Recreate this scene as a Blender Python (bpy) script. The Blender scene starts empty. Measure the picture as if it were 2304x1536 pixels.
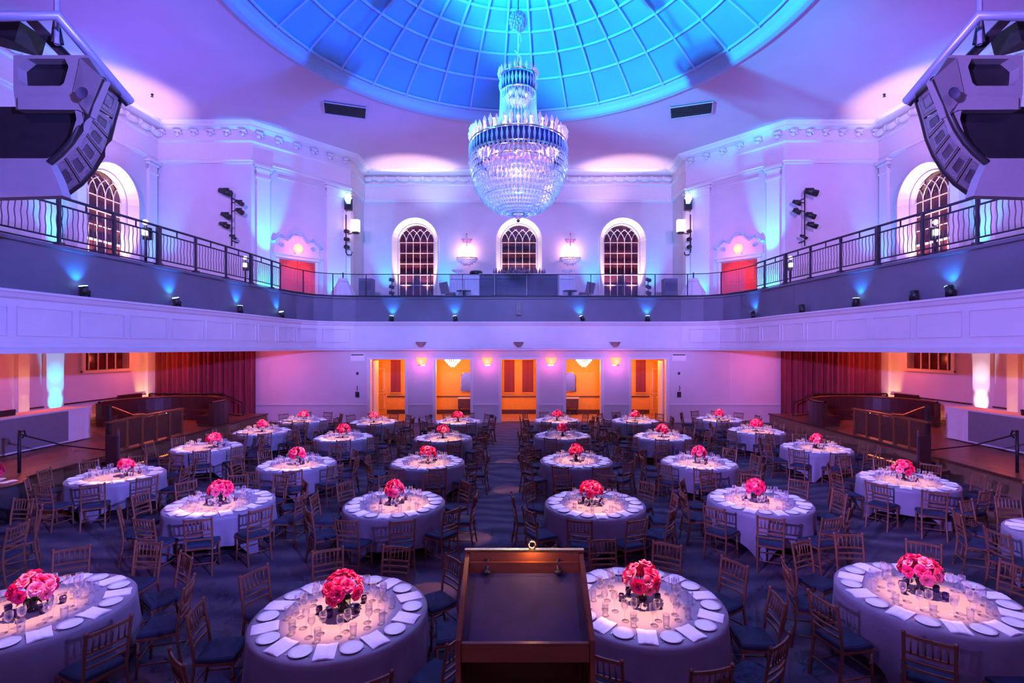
import bpy, math, random
from mathutils import Vector, Matrix
from mathutils.geometry import tessellate_polygon
random.seed(7)
PI = math.pi
scene = bpy.context.scene
COL = scene.collection
S, C_ = math.sin, math.cos

# ------------------------------------------------------------------ materials
def mat(name, col, rough=.6, metal=0, emis=None, estr=0, var=0, vscale=6, bump=0, bscale=40, spec=.5, sheen=0, stretch=None):
    m = bpy.data.materials.new(name); m.use_nodes = True
    nt = m.node_tree; b = nt.nodes['Principled BSDF']
    b.inputs['Base Color'].default_value = (*col, 1)
    b.inputs['Roughness'].default_value = rough
    b.inputs['Metallic'].default_value = metal
    b.inputs['Specular IOR Level'].default_value = spec
    if sheen: b.inputs['Sheen Weight'].default_value = sheen
    if emis:
        b.inputs['Emission Color'].default_value = (*emis, 1); b.inputs['Emission Strength'].default_value = estr
    tc = nt.nodes.new('ShaderNodeTexCoord'); mp = nt.nodes.new('ShaderNodeMapping')
    nt.links.new(tc.outputs['Object'], mp.inputs['Vector'])
    if stretch: mp.inputs['Scale'].default_value = stretch
    if var:
        n = nt.nodes.new('ShaderNodeTexNoise'); n.inputs['Scale'].default_value = vscale; n.inputs['Detail'].default_value = 4
        r = nt.nodes.new('ShaderNodeValToRGB')
        r.color_ramp.elements[0].position = .3; r.color_ramp.elements[1].position = .7
        r.color_ramp.elements[0].color = (*[c*(1-var) for c in col], 1)
        r.color_ramp.elements[1].color = (*[min(1, c*(1+var)) for c in col], 1)
        nt.links.new(mp.outputs[0], n.inputs['Vector']); nt.links.new(n.outputs['Fac'], r.inputs[0]); nt.links.new(r.outputs[0], b.inputs['Base Color'])
    if bump:
        n2 = nt.nodes.new('ShaderNodeTexNoise'); n2.inputs['Scale'].default_value = bscale
        bp = nt.nodes.new('ShaderNodeBump'); bp.inputs['Strength'].default_value = bump; bp.inputs['Distance'].default_value = .02
        nt.links.new(mp.outputs[0], n2.inputs['Vector']); nt.links.new(n2.outputs['Fac'], bp.inputs['Height']); nt.links.new(bp.outputs[0], b.inputs['Normal'])
    return m

def clear_mat(name, col, mixf, rough=.05, spec=1, edge=.35):
    """thin clear glass: part see-through, part glossy and pale"""
    m = bpy.data.materials.new(name); m.use_nodes = True; nt = m.node_tree; nt.nodes.clear()
    out = nt.nodes.new('ShaderNodeOutputMaterial'); mx = nt.nodes.new('ShaderNodeMixShader')
    tr = nt.nodes.new('ShaderNodeBsdfTransparent'); pr = nt.nodes.new('ShaderNodeBsdfPrincipled')
    tr.inputs[0].default_value = (.97, .97, 1, 1)
    pr.inputs['Base Color'].default_value = (*col, 1); pr.inputs['Roughness'].default_value = rough; pr.inputs['Specular IOR Level'].default_value = spec
    lw = nt.nodes.new('ShaderNodeLayerWeight'); lw.inputs[0].default_value = edge
    ad = nt.nodes.new('ShaderNodeMath'); ad.operation = 'ADD'; ad.use_clamp = True; ad.inputs[1].default_value = mixf
    nt.links.new(lw.outputs['Facing'], ad.inputs[0]); nt.links.new(ad.outputs[0], mx.inputs[0])
    nt.links.new(tr.outputs[0], mx.inputs[1]); nt.links.new(pr.outputs[0], mx.inputs[2]); nt.links.new(mx.outputs[0], out.inputs[0])
    return m

def carpet_mat():
    m = mat('carpet', (.16, .13, .18), .95, var=0)
    nt = m.node_tree; b = nt.nodes['Principled BSDF']
    tc = nt.nodes.new('ShaderNodeTexCoord')
    n = nt.nodes.new('ShaderNodeTexNoise'); n.inputs['Scale'].default_value = 1.1; n.inputs['Distortion'].default_value = 2.2; n.inputs['Detail'].default_value = 1.5
    w = nt.nodes.new('ShaderNodeTexWave'); w.inputs['Scale'].default_value = .55; w.inputs['Distortion'].default_value = 9; w.inputs['Detail'].default_value = 1; w.bands_direction = 'Y'
    r = nt.nodes.new('ShaderNodeValToRGB'); e = r.color_ramp.elements
    e[0].position = .25; e[0].color = (.052, .034, .062, 1); e[1].position = .9; e[1].color = (.17, .11, .11, 1)
    k = e.new(.55); k.color = (.09, .062, .10, 1)
    mx = nt.nodes.new('ShaderNodeMix'); mx.data_type = 'FLOAT'; mx.inputs[0].default_value = .5
    nt.links.new(tc.outputs['Object'], n.inputs['Vector']); nt.links.new(tc.outputs['Object'], w.inputs['Vector'])
    nt.links.new(n.outputs['Fac'], mx.inputs[2]); nt.links.new(w.outputs['Fac'], mx.inputs[3])
    nt.links.new(mx.outputs[0], r.inputs[0]); nt.links.new(r.outputs[0], b.inputs['Base Color'])
    return m

M = dict(
 wall=mat('wall_paint', (.61, .56, .60), .75, var=.03, vscale=1.5, bump=.05, bscale=60),
 ceil=mat('ceiling_paint', (.60, .49, .62), .85, var=.03, vscale=.8),
 trim=mat('trim_paint', (.70, .68, .68), .5, var=.02),
 fascia=mat('fascia_paint', (.60, .58, .62), .55, var=.03, vscale=2),
 parapet=mat('parapet_grey', (.10, .095, .14), .6, var=.1, vscale=1.3),
 carpet=carpet_mat(),
 platform=mat('platform_wood', (.22, .11, .06), .35, var=.25, vscale=3, stretch=(1, .15, 1)),
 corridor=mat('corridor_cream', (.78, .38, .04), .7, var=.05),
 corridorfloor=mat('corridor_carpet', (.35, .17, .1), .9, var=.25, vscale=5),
 glassdark=mat('night_pane', (.075, .014, .025), .12, var=.5, vscale=2, spec=.8),
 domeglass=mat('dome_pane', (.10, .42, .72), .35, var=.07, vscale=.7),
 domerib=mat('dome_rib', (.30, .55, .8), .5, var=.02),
 black=mat('black_metal', (.012, .011, .016), .45, var=.2),
 blackcloth=mat('black_cloth', (.02, .016, .024), .85, var=.3, bump=.3),
 rail=mat('iron_rail', (.03, .028, .05), .4, metal=.3, var=.2),
 curtain=mat('burgundy_velvet', (.20, .022, .04), .8, var=.22, vscale=2, sheen=.4, stretch=(4, 4, .2)),
 reddoor=mat('red_door', (.62, .05, .04), .4, var=.12, vscale=3, stretch=(3, 3, .3)),
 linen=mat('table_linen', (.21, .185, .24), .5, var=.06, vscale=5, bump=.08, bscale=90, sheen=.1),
 linenw=mat('white_linen', (.78, .74, .76), .6, var=.04, vscale=4, bump=.1, bscale=60),
 linend=mat('dark_linen', (.07, .06, .09), .7, var=.35, vscale=2.2, bump=.2, bscale=20),
 napkin=mat('napkin', (.80, .78, .82), .7, var=.04),
 plate=mat('porcelain', (.72, .76, .8), .25, var=.03, spec=.6),
 steel=mat('cutlery', (.6, .6, .65), .2, metal=1, var=.05),
 gold=mat('gilded_wood', (.22, .085, .045), .4, metal=.15, var=.2, vscale=9, stretch=(1, 1, .3)),
 cushion=mat('blue_cushion', (.018, .028, .065), .85, var=.15, bump=.2),
 wood=mat('dark_wood', (.09, .03, .018), .35, var=.3, vscale=8, stretch=(1, 4, 1)),
 lwood=mat('lectern_wood', (.22, .065, .025), .32, var=.25, vscale=5, stretch=(.4, 4, 4)),
 leather=mat('dark_leather', (.05, .012, .014), .4, var=.2, bump=.1),
 blotter=mat('lectern_felt', (.05, .04, .085), .8, var=.12, vscale=12),
 brass=mat('brass', (.8, .5, .2), .25, metal=1, var=.1),
 pink=mat('petal_pink', (.82, .008, .13), .6, var=.35, vscale=14),
 lpink=mat('petal_light_pink', (.88, .12, .26), .6, var=.25, vscale=14),
 green=mat('leaf', (.03, .08, .03), .6, var=.3),
 vase=mat('dark_vase', (.05, .025, .04), .15, var=.2),
 votive=mat('dark_glass_votive', (.06, .03, .12), .1, var=.3, spec=.8),
 band=mat('dark_gap_band', (.008, .01, .05), .6, var=.3, spec=.2),  # stands in for the dark gaps between chandelier drops
 white=mat('white_plastic', (.8, .8, .82), .45, var=.03),
 clad=mat('speaker_cladding', (.22, .20, .23), .5, var=.04),
 grille=mat('speaker_grille', (.2, .2, .28), .5, var=.5, vscale=22),
 horn=mat('speaker_horn', (.05, .05, .09), .5, var=.3),
 bluepipe=mat('grey_blue_pipe', (.3, .34, .5), .4, metal=.3, var=.05),
 vent=mat('vent_grille', (.01, .009, .03), .6, var=.3),
 glass=clear_mat('clear_glass', (.55, .55, .65), .03, .05, 1, .22),
 pane=clear_mat('railing_glass', (.25, .28, .4), .10, .6, .08, .12),
 crystal=clear_mat('crystal', (.45, .55, .80), .22, .12),
 crystalp=clear_mat('rosy_crystal', (.75, .42, .62), .45, .15),
 veil=clear_mat('crystal_veil', (.4, .5, .7), .03, .2, 1, .2),
 shade=mat('lamp_glow', (.9, .6, .6), .5, emis=(1, .62, .72), estr=3.2),
 bulb=mat('bulb_glow', (1, .9, .9), .5, emis=(1, .75, .85), estr=4),
 oshade=mat('orange_shade', (.9, .25, .1), .5, emis=(1, .16, .035), estr=1.6),
 rshade=mat('red_shade', (.9, .25, .1), .5, emis=(1, .2, .13), estr=1.5),
 lens=mat('cyan_lens', (.5, .8, 1), .3, emis=(.3, .8, 1), estr=5),
 wlens=mat('white_lens', (1, 1, 1), .3, emis=(1, .85, .95), estr=5),
 bottle=mat('bottle', (.25, .08, .12), .15, var=.5, vscale=3, spec=.8),
 paper=mat('paper', (.85, .75, .6), .7, var=.1),
)

# ------------------------------------------------------------------ mesh builder
class MB:
    def __init__(s): s.v = []; s.f = []; s.sm = []
    def add(s, vs, fs, smooth=False, T=None):
        o = len(s.v)
        s.v += [tuple(T @ Vector(p)) for p in vs] if T is not None else [tuple(p) for p in vs]
        s.f += [tuple(i+o for i in f) for f in fs]; s.sm += [smooth]*len(fs); return s
    def box(s, c, d, rz=0, T=None):
        x, y, z = d[0]/2, d[1]/2, d[2]/2; cs, sn = C_(rz), S(rz)
        P = []
        for k in (-z, z):
            for a, b in ((-x, -y), (x, -y), (x, y), (-x, y)):
                P.append((c[0]+a*cs-b*sn, c[1]+a*sn+b*cs, c[2]+k))
        return s.add(P, [(3, 2, 1, 0), (4, 5, 6, 7), (0, 1, 5, 4), (1, 2, 6, 5), (2, 3, 7, 6), (3, 0, 4, 7)], T=T)
    def bar(s, a, b, w, h=None):
        """rectangular bar from a to b"""
        a, b = Vector(a), Vector(b); h = h or w; d = (b-a).normalized()
        up = Vector((0, 0, 1)) if abs(d.z) < .95 else Vector((0, 1, 0))
        u = d.cross(up).normalized(); n = u.cross(d).normalized()
        P = []
        for q in (a, b):
            for i, j in ((-1, -1), (1, -1), (1, 1), (-1, 1)): P.append(q+u*(i*w/2)+n*(j*h/2))
        return s.add(P, [(0, 1, 2, 3), (7, 6, 5, 4), (0, 4, 5, 1), (1, 5, 6, 2), (2, 6, 7, 3), (3, 7, 4, 0)])
    def cyl(s, a, b, r0, r1=None, n=12, smooth=True):
        a, b = Vector(a), Vector(b); r1 = r0 if r1 is None else r1
        d = (b-a).normalized(); up = Vector((0, 0, 1)) if abs(d.z) < .95 else Vector((1, 0, 0))
        u = d.cross(up).normalized(); w = u.cross(d).normalized(); P = []
        for q, r in ((a, r0), (b, r1)):
            for i in range(n):
                t = 2*PI*i/n; P.append(q+u*(r*C_(t))+w*(r*S(t)))
        F = [(i, (i+1) % n, n+(i+1) % n, n+i) for i in range(n)]
        s.add(P, F, smooth); s.f += [tuple(len(s.v)-2*n+i for i in reversed(range(n))), tuple(len(s.v)-n+i for i in range(n))]; s.sm += [False, False]
        return s
    def tube(s, pts, r, n=8, closed=False):
        pts = [Vector(p) for p in pts]; k = len(pts); P = []
        for i, p in enumerate(pts):
            a = pts[i-1] if (i > 0 or closed) else p; b = pts[(i+1) % k] if (i < k-1 or closed) else p
            d = (b-a).normalized(); up = Vector((0, 0, 1)) if abs(d.z) < .9 else Vector((1, 0, 0))
            u = d.cross(up).normalized(); w = u.cross(d).normalized()
            for j in range(n):
                t = 2*PI*j/n; P.append(p+u*(r*C_(t))+w*(r*S(t)))
        F = []
        for i in range(k if closed else k-1):
            i2 = (i+1) % k
            for j in range(n): F.append((i*n+j, i*n+(j+1) % n, i2*n+(j+1) % n, i2*n+j))
        return s.add(P, F, True)
    def lathe(s, prof, n=24, c=(0, 0, 0), smooth=True, a0=0, a1=2*PI):
        full = abs(a1-a0-2*PI) < 1e-6; m = n if full else n+1; P = []
        for r, z in prof:
            for i in range(m):
                t = a0+(a1-a0)*i/n; P.append((c[0]+r*C_(t), c[1]+r*S(t), c[2]+z))
        F = []
        for k in range(len(prof)-1):
            for i in range(n):
                j = (i+1) % m; F.append((k*m+i, k*m+j, (k+1)*m+j, (k+1)*m+i))
        return s.add(P, F, smooth)
    def prism(s, outer, T, t, holes=()):
        """polygon with holes in the local xy plane, thickness t along local z"""
        loops = [list(outer)]+[list(h) for h in holes]; flat = [p for l in loops for p in l]
        tris = tessellate_polygon([[Vector((x, y, 0)) for x, y in l] for l in loops]); n = len(flat)
        P = [(x, y, 0) for x, y in flat]+[(x, y, t) for x, y in flat]
        F = [tuple(q) for q in tris]+[tuple(i+n for i in reversed(q)) for q in tris]; o = 0
        for l in loops:
            k = len(l)
            for i in range(k):
                a, b = o+i, o+(i+1) % k; F.append((a, b, b+n, a+n))
            o += k
        return s.add(P, F, T=T)
    def sph(s, c, r, nu=12, nv=8, sc=(1, 1, 1), T=None):
        P = []
        for j in range(nv+1):
            p = PI*j/nv
            for i in range(nu):
                t = 2*PI*i/nu; P.append((c[0]+r*sc[0]*S(p)*C_(t), c[1]+r*sc[1]*S(p)*S(t), c[2]+r*sc[2]*C_(p)))
        F = []
        for j in range(nv):
            for i in range(nu): F.append((j*nu+i, (j+1)*nu+i, (j+1)*nu+(i+1) % nu, j*nu+(i+1) % nu))
        return s.add(P, F, True, T=T)
    def octa(s, c, r, h):
        x, y, z = c
        return s.add([(x+r, y, z), (x, y+r, z), (x-r, y, z), (x, y-r, z), (x, y, z+h*.45), (x, y, z-h*.55)],
                     [(0, 1, 4), (1, 2, 4), (2, 3, 4), (3, 0, 4), (1, 0, 5), (2, 1, 5), (3, 2, 5), (0, 3, 5)])
    def sweep(s, path, prof, closed=False, side=1):
        """profile (out, z) swept along a plan polyline; out is measured to the left (side=1) of the path"""
        path = [Vector((p[0], p[1])) for p in path]; k = len(path); P = []; m = len(prof)
        for i, p in enumerate(path):
            d0 = (p-path[i-1]).normalized() if i > 0 else None; d1 = (path[i+1]-p).normalized() if i < k-1 else None
            n0 = Vector((-d0.y, d0.x))*side if d0 else None; n1 = Vector((-d1.y, d1.x))*side if d1 else None
            if n0 is None: n = n1
            elif n1 is None: n = n0
            else:
                n = (n0+n1); n = n.normalized()/max(.35, n.normalized().dot(n0))
            for o, z in prof: P.append((p.x+n.x*o, p.y+n.y*o, z))
        F = []
        for i in range(k-1):
            for j in range(m-1): F.append((i*m+j, (i+1)*m+j, (i+1)*m+j+1, i*m+j+1))
        return s.add(P, F)
    def mesh(s, name, m):
        me = bpy.data.meshes.new(name); me.from_pydata(s.v, [], s.f); me.update()
        me.polygons.foreach_set('use_smooth', s.sm); me.materials.append(m); return me
    def build(s, name, m, parent=None, **kw):
        return link(name, s.mesh(name, m), parent, **kw)

def link(name, data, parent=None, label=None, cat=None, group=None, kind=None, loc=None, rz=None):
    o = bpy.data.objects.new(name, data); COL.objects.link(o)
    if parent is not None: o.parent = parent
    if loc is not None: o.location = loc
    if rz is not None: o.rotation_euler = (0, 0, rz)
    if label: o['label'] = label
    if cat: o['category'] = cat
    if group: o['group'] = group
    if kind: o['kind'] = kind
    return o
def thing(name, label, cat, loc=(0, 0, 0), rz=0, group=None, kind=None):
    return link(name, None, None, label, cat, group, kind, loc, rz)
def struct(name, mb, m, parent=None, label=None):
    return mb.build(name, m, parent, kind='structure' if parent is None else None, label=label)
def dup(root, loc, rz, label=None, group=None, name=None):
    r = root.copy(); COL.objects.link(r); r.location = loc; r.rotation_euler = (0, 0, rz)
    if label: r['label'] = label
    if group: r['group'] = group
    for ch in root.children:
        c = ch.copy(); COL.objects.link(c); c.parent = r
        for g in ch.children:
            d = g.copy(); COL.objects.link(d); d.parent = c
    return r
def frame(o, ux, uz=(0, 0, 1)):
    """matrix whose local x is ux, local y is uz (up), local z the face normal, at o"""
    ux = Vector(ux).normalized(); uz = Vector(uz).normalized(); n = ux.cross(uz)
    m = Matrix.Identity(4)
    for i, a in enumerate((ux, uz, n)):
        for j in range(3): m[j][i] = a[j]
    m.translation = Vector(o); return m

def spot(name, loc, tgt, w, col, ang, blend=.6, r=.05):
    l = bpy.data.lights.new(name, 'SPOT'); l.energy = w; l.color = col; l.spot_size = math.radians(ang); l.spot_blend = blend; l.shadow_soft_size = r
    o = bpy.data.objects.new(name, l); COL.objects.link(o); o.location = loc
    o.rotation_euler = (Vector(tgt)-Vector(loc)).to_track_quat('-Z', 'Y').to_euler(); return o
def point(name, loc, w, col, r=.1):
    l = bpy.data.lights.new(name, 'POINT'); l.energy = w; l.color = col; l.shadow_soft_size = r
    o = bpy.data.objects.new(name, l); COL.objects.link(o); o.location = loc; return o

# ------------------------------------------------------------------ camera
CAMZ, F, CX, CY = 3.58, 1150., 1166., 782.
cam = bpy.data.cameras.new('camera'); co = bpy.data.objects.new('camera', cam); COL.objects.link(co)
co.location = (0, 0, CAMZ); co.rotation_euler = (PI/2, 0, 0)
cam.sensor_width = 36; cam.lens = 36*F/2304; cam.shift_x = -(CX-1152)/2304; cam.shift_y = (CY-768)/2304
cam.clip_end = 200; cam.clip_start = .05
scene.camera = co
def W(px, py, d): return Vector(((px-CX)/F*d, d, CAMZ+(CY-py)/F*d))

# ------------------------------------------------------------------ room measures
XW, YB, YA = 17.3, 24.5, 31.1      # side walls, back wall, alcove back wall
XA, YD = 9.4, 28.4                 # alcove half width, inner end of the diagonal walls
XD = 12.8                          # outer end of the diagonal walls
ZC, ZU, ZE = 14.25, 5.95, 12.4     # ceiling, upper floor, underside of the entablature
Y0 = -4.0
ZF0, ZF1 = 3.45, 4.82              # white balcony face
PLAN = [(-XW, Y0), (-XW, YB), (-XD, YB), (-XA, YD), (-XA, YA), (XA, YA), (XA, YD), (XD, YB), (XW, YB), (XW, Y0)]
BAL = [(-11.1, Y0), (-10.95, 7), (-10.78, 10), (-10.6, 12.5), (-10.42, 14.5), (-10.15, 17), (-9.98, 19), (-9.9, 20.5), (-9.85, 21.8), (-9.68, 22.8), (-9.3, 23.6), (-8.7, 24.1), (-7.8, 24.35)]
BAL = BAL+[(-x, y) for x, y in reversed(BAL)]
def balx(y):
    for (x0, y0), (x1, y1) in zip(BAL, BAL[1:]):
        if y0 <= y <= y1: return x0+(x1-x0)*(y-y0)/(y1-y0)
    return BAL[0][0]

# floor, platforms, stage
struct('floor', MB().box((0, 10, -.1), (35.2, 29.4, .2)), M['carpet'])
# lower back wall with five openings
DOORX = [-6.26, -3.13, 0.03, 3.13, 6.26]; DW, DH = 1.74, 3.02
holes = [[(x-DW/2, .0005), (x+DW/2, .0005), (x+DW/2, DH), (x-DW/2, DH)] for x in DOORX]
outer = [(-XW, 0)]
for x in DOORX: outer += [(x-DW/2, 0), (x-DW/2, DH), (x+DW/2, DH), (x+DW/2, 0)]
outer += [(XW, 0), (XW, ZF1-.02), (-XW, ZF1-.02)]
struct('wall_back_lower', MB().prism(outer, frame((0, YB+.3, 0), (1, 0, 0)), .3), M['wall'])
# upper walls
def arch(cx, w, z0, zt, n=16):
    r = w/2; zs = zt-r
    return [(cx-r, z0), (cx+r, z0)]+[(cx+r*C_(PI*i/n), zs+r*S(PI*i/n)) for i in range(0, n+1)]
WZ0, WZT, WW = 6.1, 11.1, 2.16
struct('wall_back_alcove', MB().prism([(-XA, ZU-.2), (XA, ZU-.2), (XA, ZC), (-XA, ZC)], frame((0, YA+.35, 0), (1, 0, 0)), .35,
       holes=[arch(x, WW, WZ0, WZT) for x in (-6.22, .05, 6.3)]), M['wall'])
YWIN = 21.5
LZ0, LZT = 2.67, 5.4
for sd, nm in ((-1, 'left'), (1, 'right')):
    T = frame((-XW-.35, 0, 0), (0, 1, 0)) if sd < 0 else frame((XW+.35, 0, 0), (0, -1, 0))
    k = 1 if sd < 0 else -1
    hole = [arch(k*YWIN, WW, WZ0+.1, WZT-.1), [(k*YWIN-1.15, LZ0), (k*YWIN+1.15, LZ0), (k*YWIN+1.15, 3.4), (k*YWIN-1.15, 3.4)]]
    a, b = (Y0, YB) if sd < 0 else (-YB, -Y0)
    struct('wall_'+nm, MB().prism([(a, 0), (b, 0), (b, ZC), (a, ZC)], T, .35, holes=hole), M['wall'])
    # plain back wall strip, diagonal wall, alcove cheek
    struct('wall_back_'+nm, MB().box((sd*(XW+XD)/2, YB+.15, (ZU+ZC)/2), (XW-XD, .3, ZC-ZU)), M['wall'])
    p0, p1 = Vector((sd*XD, YB, 0)), Vector((sd*XA, YD, 0)); dl = (p1-p0).length; dd = (p1-p0).normalized()
    n = Vector((-dd.y, dd.x, 0))*(1 if sd < 0 else -1)
    mid = (p0+p1)/2+n*.15
    struct('wall_diagonal_'+nm, MB().box((mid.x, mid.y, (ZU+ZC)/2), (dl, .3, ZC-ZU), math.atan2(dd.y, dd.x)), M['wall'])
    struct('wall_alcove_'+nm, MB().box((sd*(XA+.15), (YD+YA)/2, (ZU+ZC)/2), (.3, YA-YD, ZC-ZU)), M['wall'])
struct('wall_front', MB().box((0, Y0-.15, ZC/2), (2*XW, .3, ZC)), M['wall'])
# balcony floor / soffit
def deck(z0, z1, name, m, upper):
    mb = MB(); n = len(BAL)//2; L = BAL[:n]
    for sd in (-1, 1):
        P = []
        for x, y in L:
            g = .3 if upper else 0; P += [(sd*(abs(x)+g), min(y+g*(y > 22.5), YB+g), z0), (sd*XW, min(y, YB), z0), (sd*(abs(x)+g), min(y+g*(y > 22.5), YB+g), z1), (sd*XW, min(y, YB), z1)]
        Fc = []
        for i in range(n-1):
            a, b = 4*i, 4*i+4
            Fc += [(a, b, b+1, a+1), (a+2, a+3, b+3, b+2), (a, a+2, b+2, b)]
        mb.add(P, Fc)
    ya = 24.66 if upper else 24.35; mb.box((0, (ya+(YA if upper else YB))/2, (z0+z1)/2), (2*XW if upper else 35, (YA if upper else YB)-ya, z1-z0-.002))
    struct(name, mb, m)
deck(ZF0, ZF0+.12, 'ceiling_under_balcony', M['ceil'], False)
deck(ZU-.14, ZU, 'floor_balcony', M['platform'], True)
mb = MB(); mb.sweep(BAL, [(.55, ZF0), (0, ZF0), (-.04, ZF0), (-.06, ZF0+.1), (0, ZF0+.14), (0, ZF0+.22), (.02, ZF0+.25), (.02, ZF1-.2), (-.02, ZF1-.16), (-.05, ZF1-.08), (-.08, ZF1-.05), (-.08, ZF1), (.3, ZF1), (.3, ZF0+.3)])
struct('balcony_fascia', mb, M['fascia'])
mb = MB(); mb.sweep(BAL, [(.26, ZF1-.02), (.28, ZU-.04), (.22, ZU-.02), (.22, ZU+.06), (.48, ZU+.06), (.48, ZF1)])
struct('balcony_parapet', mb, M['parapet'])
# raised panels on the fascia
def along(path, step, start=0.):
    out = []; acc = start; tot = 0
    for a, b in zip(path, path[1:]):
        a2, b2 = Vector(a), Vector(b); l = (b2-a2).length
        while acc <= tot+l:
            t = (acc-tot)/l; out.append((a2+(b2-a2)*t, (b2-a2).normalized())); acc += step
        tot += l
    return out
mb = MB()
pts = along(BAL, 1.45, .35)
for (p, d), (q, e) in zip(pts, pts[1:]):
    if abs(p.x) < 8 and p.y > 24: continue
    nrm = Vector((d.y, -d.x))
    a = p+d*.1+nrm*-.005; b = q-e*.1; nb = Vector((e.y, -e.x)); b = b+nb*-.005
    z0, z1 = ZF0+.4, ZF1-.36
    for s0, s1 in (((a.x, a.y, z0), (b.x, b.y, z0)), ((a.x, a.y, z1), (b.x, b.y, z1)), ((a.x, a.y, z0), (a.x, a.y, z1)), ((b.x, b.y, z0), (b.x, b.y, z1))):
        mb.bar(s0, s1, .03)
struct('trim_1', mb, M['fascia'])
# entablature with cornice
ENT = [(0, ZE), (.1, ZE), (.1, ZE+.1), (.14, ZE+.14), (.1, ZE+.18), (.1, ZE+.98), (.2, ZE+1.04), (.2, ZE+1.1), (.12, ZE+1.12), (.12, ZE+1.55), (.3, ZE+1.62), (.42, ZE+1.66), (.42, ZE+1.72), (.55, ZE+1.8), (.6, ZC)]
mb = MB(); mb.sweep(PLAN, ENT, side=-1); struct('trim_2', mb, M['trim'])
# relief garland and scroll brackets in the frieze
def relief(T, w, h, kind):
    mb2 = MB()
    if kind == 'scroll':
        pts = []
        for i in range(14):
            t = i/13*3.6*PI/2; r = .5*(1-i/15)
            pts.append((w*r*C_(t), h*r*S(t), .05))
        mb2.tube([T @ Vector(p) for p in pts], .05, 6)
        mb2.sph((0, 0, .04), .09, 8, 6, T=T)
        mb2.box((0, h*.46, .1), (w*.9, .07, .2), T=T)
    else:
        for i in range(7):
            t = -1+i/3.; mb2.sph((t*w*.42, -.1*C_(t*PI/2)*h*1.6+h*.18, .05), .115+.06*C_(t*PI/2), 8, 6, T=T)
        mb2.sph((-w/2, h*.22, .06), .15, 8, 6, T=T)
    return mb2
fr = MB(); brk = MB(); zf = ZE+1.34
segs = [((-XW, 17), (-XW, YB), 'g'), ((-XW, YB), (-XD, YB), 's'), ((-XD, YB), (-XA, YD), 's'), ((-XA, YA), (XA, YA), 'g'), ((XA, YD), (XD, YB), 's'), ((XD, YB), (XW, YB), 's'), ((XW, YB), (XW, 17), 'g')]
for a, b, kd in segs:
    a, b = Vector((*a, zf)), Vector((*b, zf)); l = (b-a).length; d = (b-a)/l; n = Vector((d.y, -d.x, 0))
    st = .72 if kd == 'g' else .78; k = int((l-.5)/st)
    for i in range(k+1):
        p = a+d*(.3+(l-.6)*i/k)+n*.12
        T = frame(p, d)
        m2 = relief(T, st*.9 if kd == 'g' else .38, .34, 'garland' if kd == 'g' else 'scroll')
        tgt = fr if kd == 'g' else brk
        tgt.add(m2.v, m2.f, True)
struct('trim_3', fr, M['trim']); struct('trim_4', brk, M['trim'])
# pilasters
def pilaster(mb, c, d, w, z0, z1, dep=.14):
    ang = math.atan2(d[1], d[0])
    mb.box((c[0], c[1], (z0+z1)/2), (w, dep*2, z1-z0), ang)
    mb.box((c[0], c[1], z0+.18), (w+.12, dep*2+.12, .36), ang)
    if z1 > 8:
        for zz, ww in ((z1-.08, .26), (z1-.22, .12), (z1-.62, .08)): mb.box((c[0], c[1], zz), (w+ww, dep*2+ww, .1), ang)
        for i in (-1, 1):
            for q in (-1, 0, 1):
                mb.sph((c[0]+d[0]*q*w*.42, c[1]+d[1]*q*w*.42, z1-.42+.08*abs(q)), .13, 8, 6)
pm = MB(); pl = MB()
for sd in (-1, 1):
    p0, p1 = Vector((sd*XD, YB)), Vector((sd*XA, YD)); d = (p1-p0)
    for t, w in ((.1, .62), (.84, 1.1)):
        c = p0+d*t; pilaster(pm, (c.x, c.y), d.normalized(), w, ZU, ZE)
    pilaster(pm, (sd*(XA+.02), YD+.15), (0, 1), .5, ZU, ZE)
    pilaster(pm, (sd*XW, YB-.45), (0, 1), .5, ZU, ZE)
    pilaster(pm, (sd*XW, 18.9), (0, 1), .7, ZU, ZE)
    pilaster(pl, (sd*XW, YB-.5), (0, 1), .62, 0, ZF0)
    pilaster(pl, (sd*XW, 18.95), (0, 1), .72, 0, ZF0)
    pilaster(pl, (sd*XW, 17.75), (0, 1), .4, 0, ZF0)
    # tall framed wall panels of the diagonal wall
    for z0, z1 in ((ZU+3.9, ZE-.35),):
        a = p0+d*.24; b = p0+d*.64; n = Vector((d.y, -d.x)).normalized()*(-1 if sd > 0 else 1)*.02
        pm.bar((a.x+n.x, a.y+n.y, z1), (b.x+n.x, b.y+n.y, z1), .05)
struct('trim_5', pm, M['trim']); struct('trim_6', pl, M['trim'])
# chair rails and baseboards
mb = MB()
ed = [-XW]+[v for x in DOORX for v in (x-DW/2-.12, x+DW/2+.12)]+[XW]
for i in range(0, len(ed), 2):
    mb.box(((ed[i]+ed[i+1])/2, YB-.03, .87), (ed[i+1]-ed[i], .06, .07)); mb.box(((ed[i]+ed[i+1])/2, YB-.02, .08), (ed[i+1]-ed[i], .04, .16))
mb.box((10.2, YB-.004, 2.2), (.03, .01, 2.4))
struct('baseboard_back', mb, M['trim'])
for sd, nm in ((-1, 'left'), (1, 'right')):
    mb = MB(); mb.box((sd*(XW-.03), 14, 1.43), (.06, 20.9, .05)); mb.box((sd*(XW-.02), 14, .62), (.04, 20.9, .24)); struct('baseboard_'+nm, mb, M['wood'])
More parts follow.
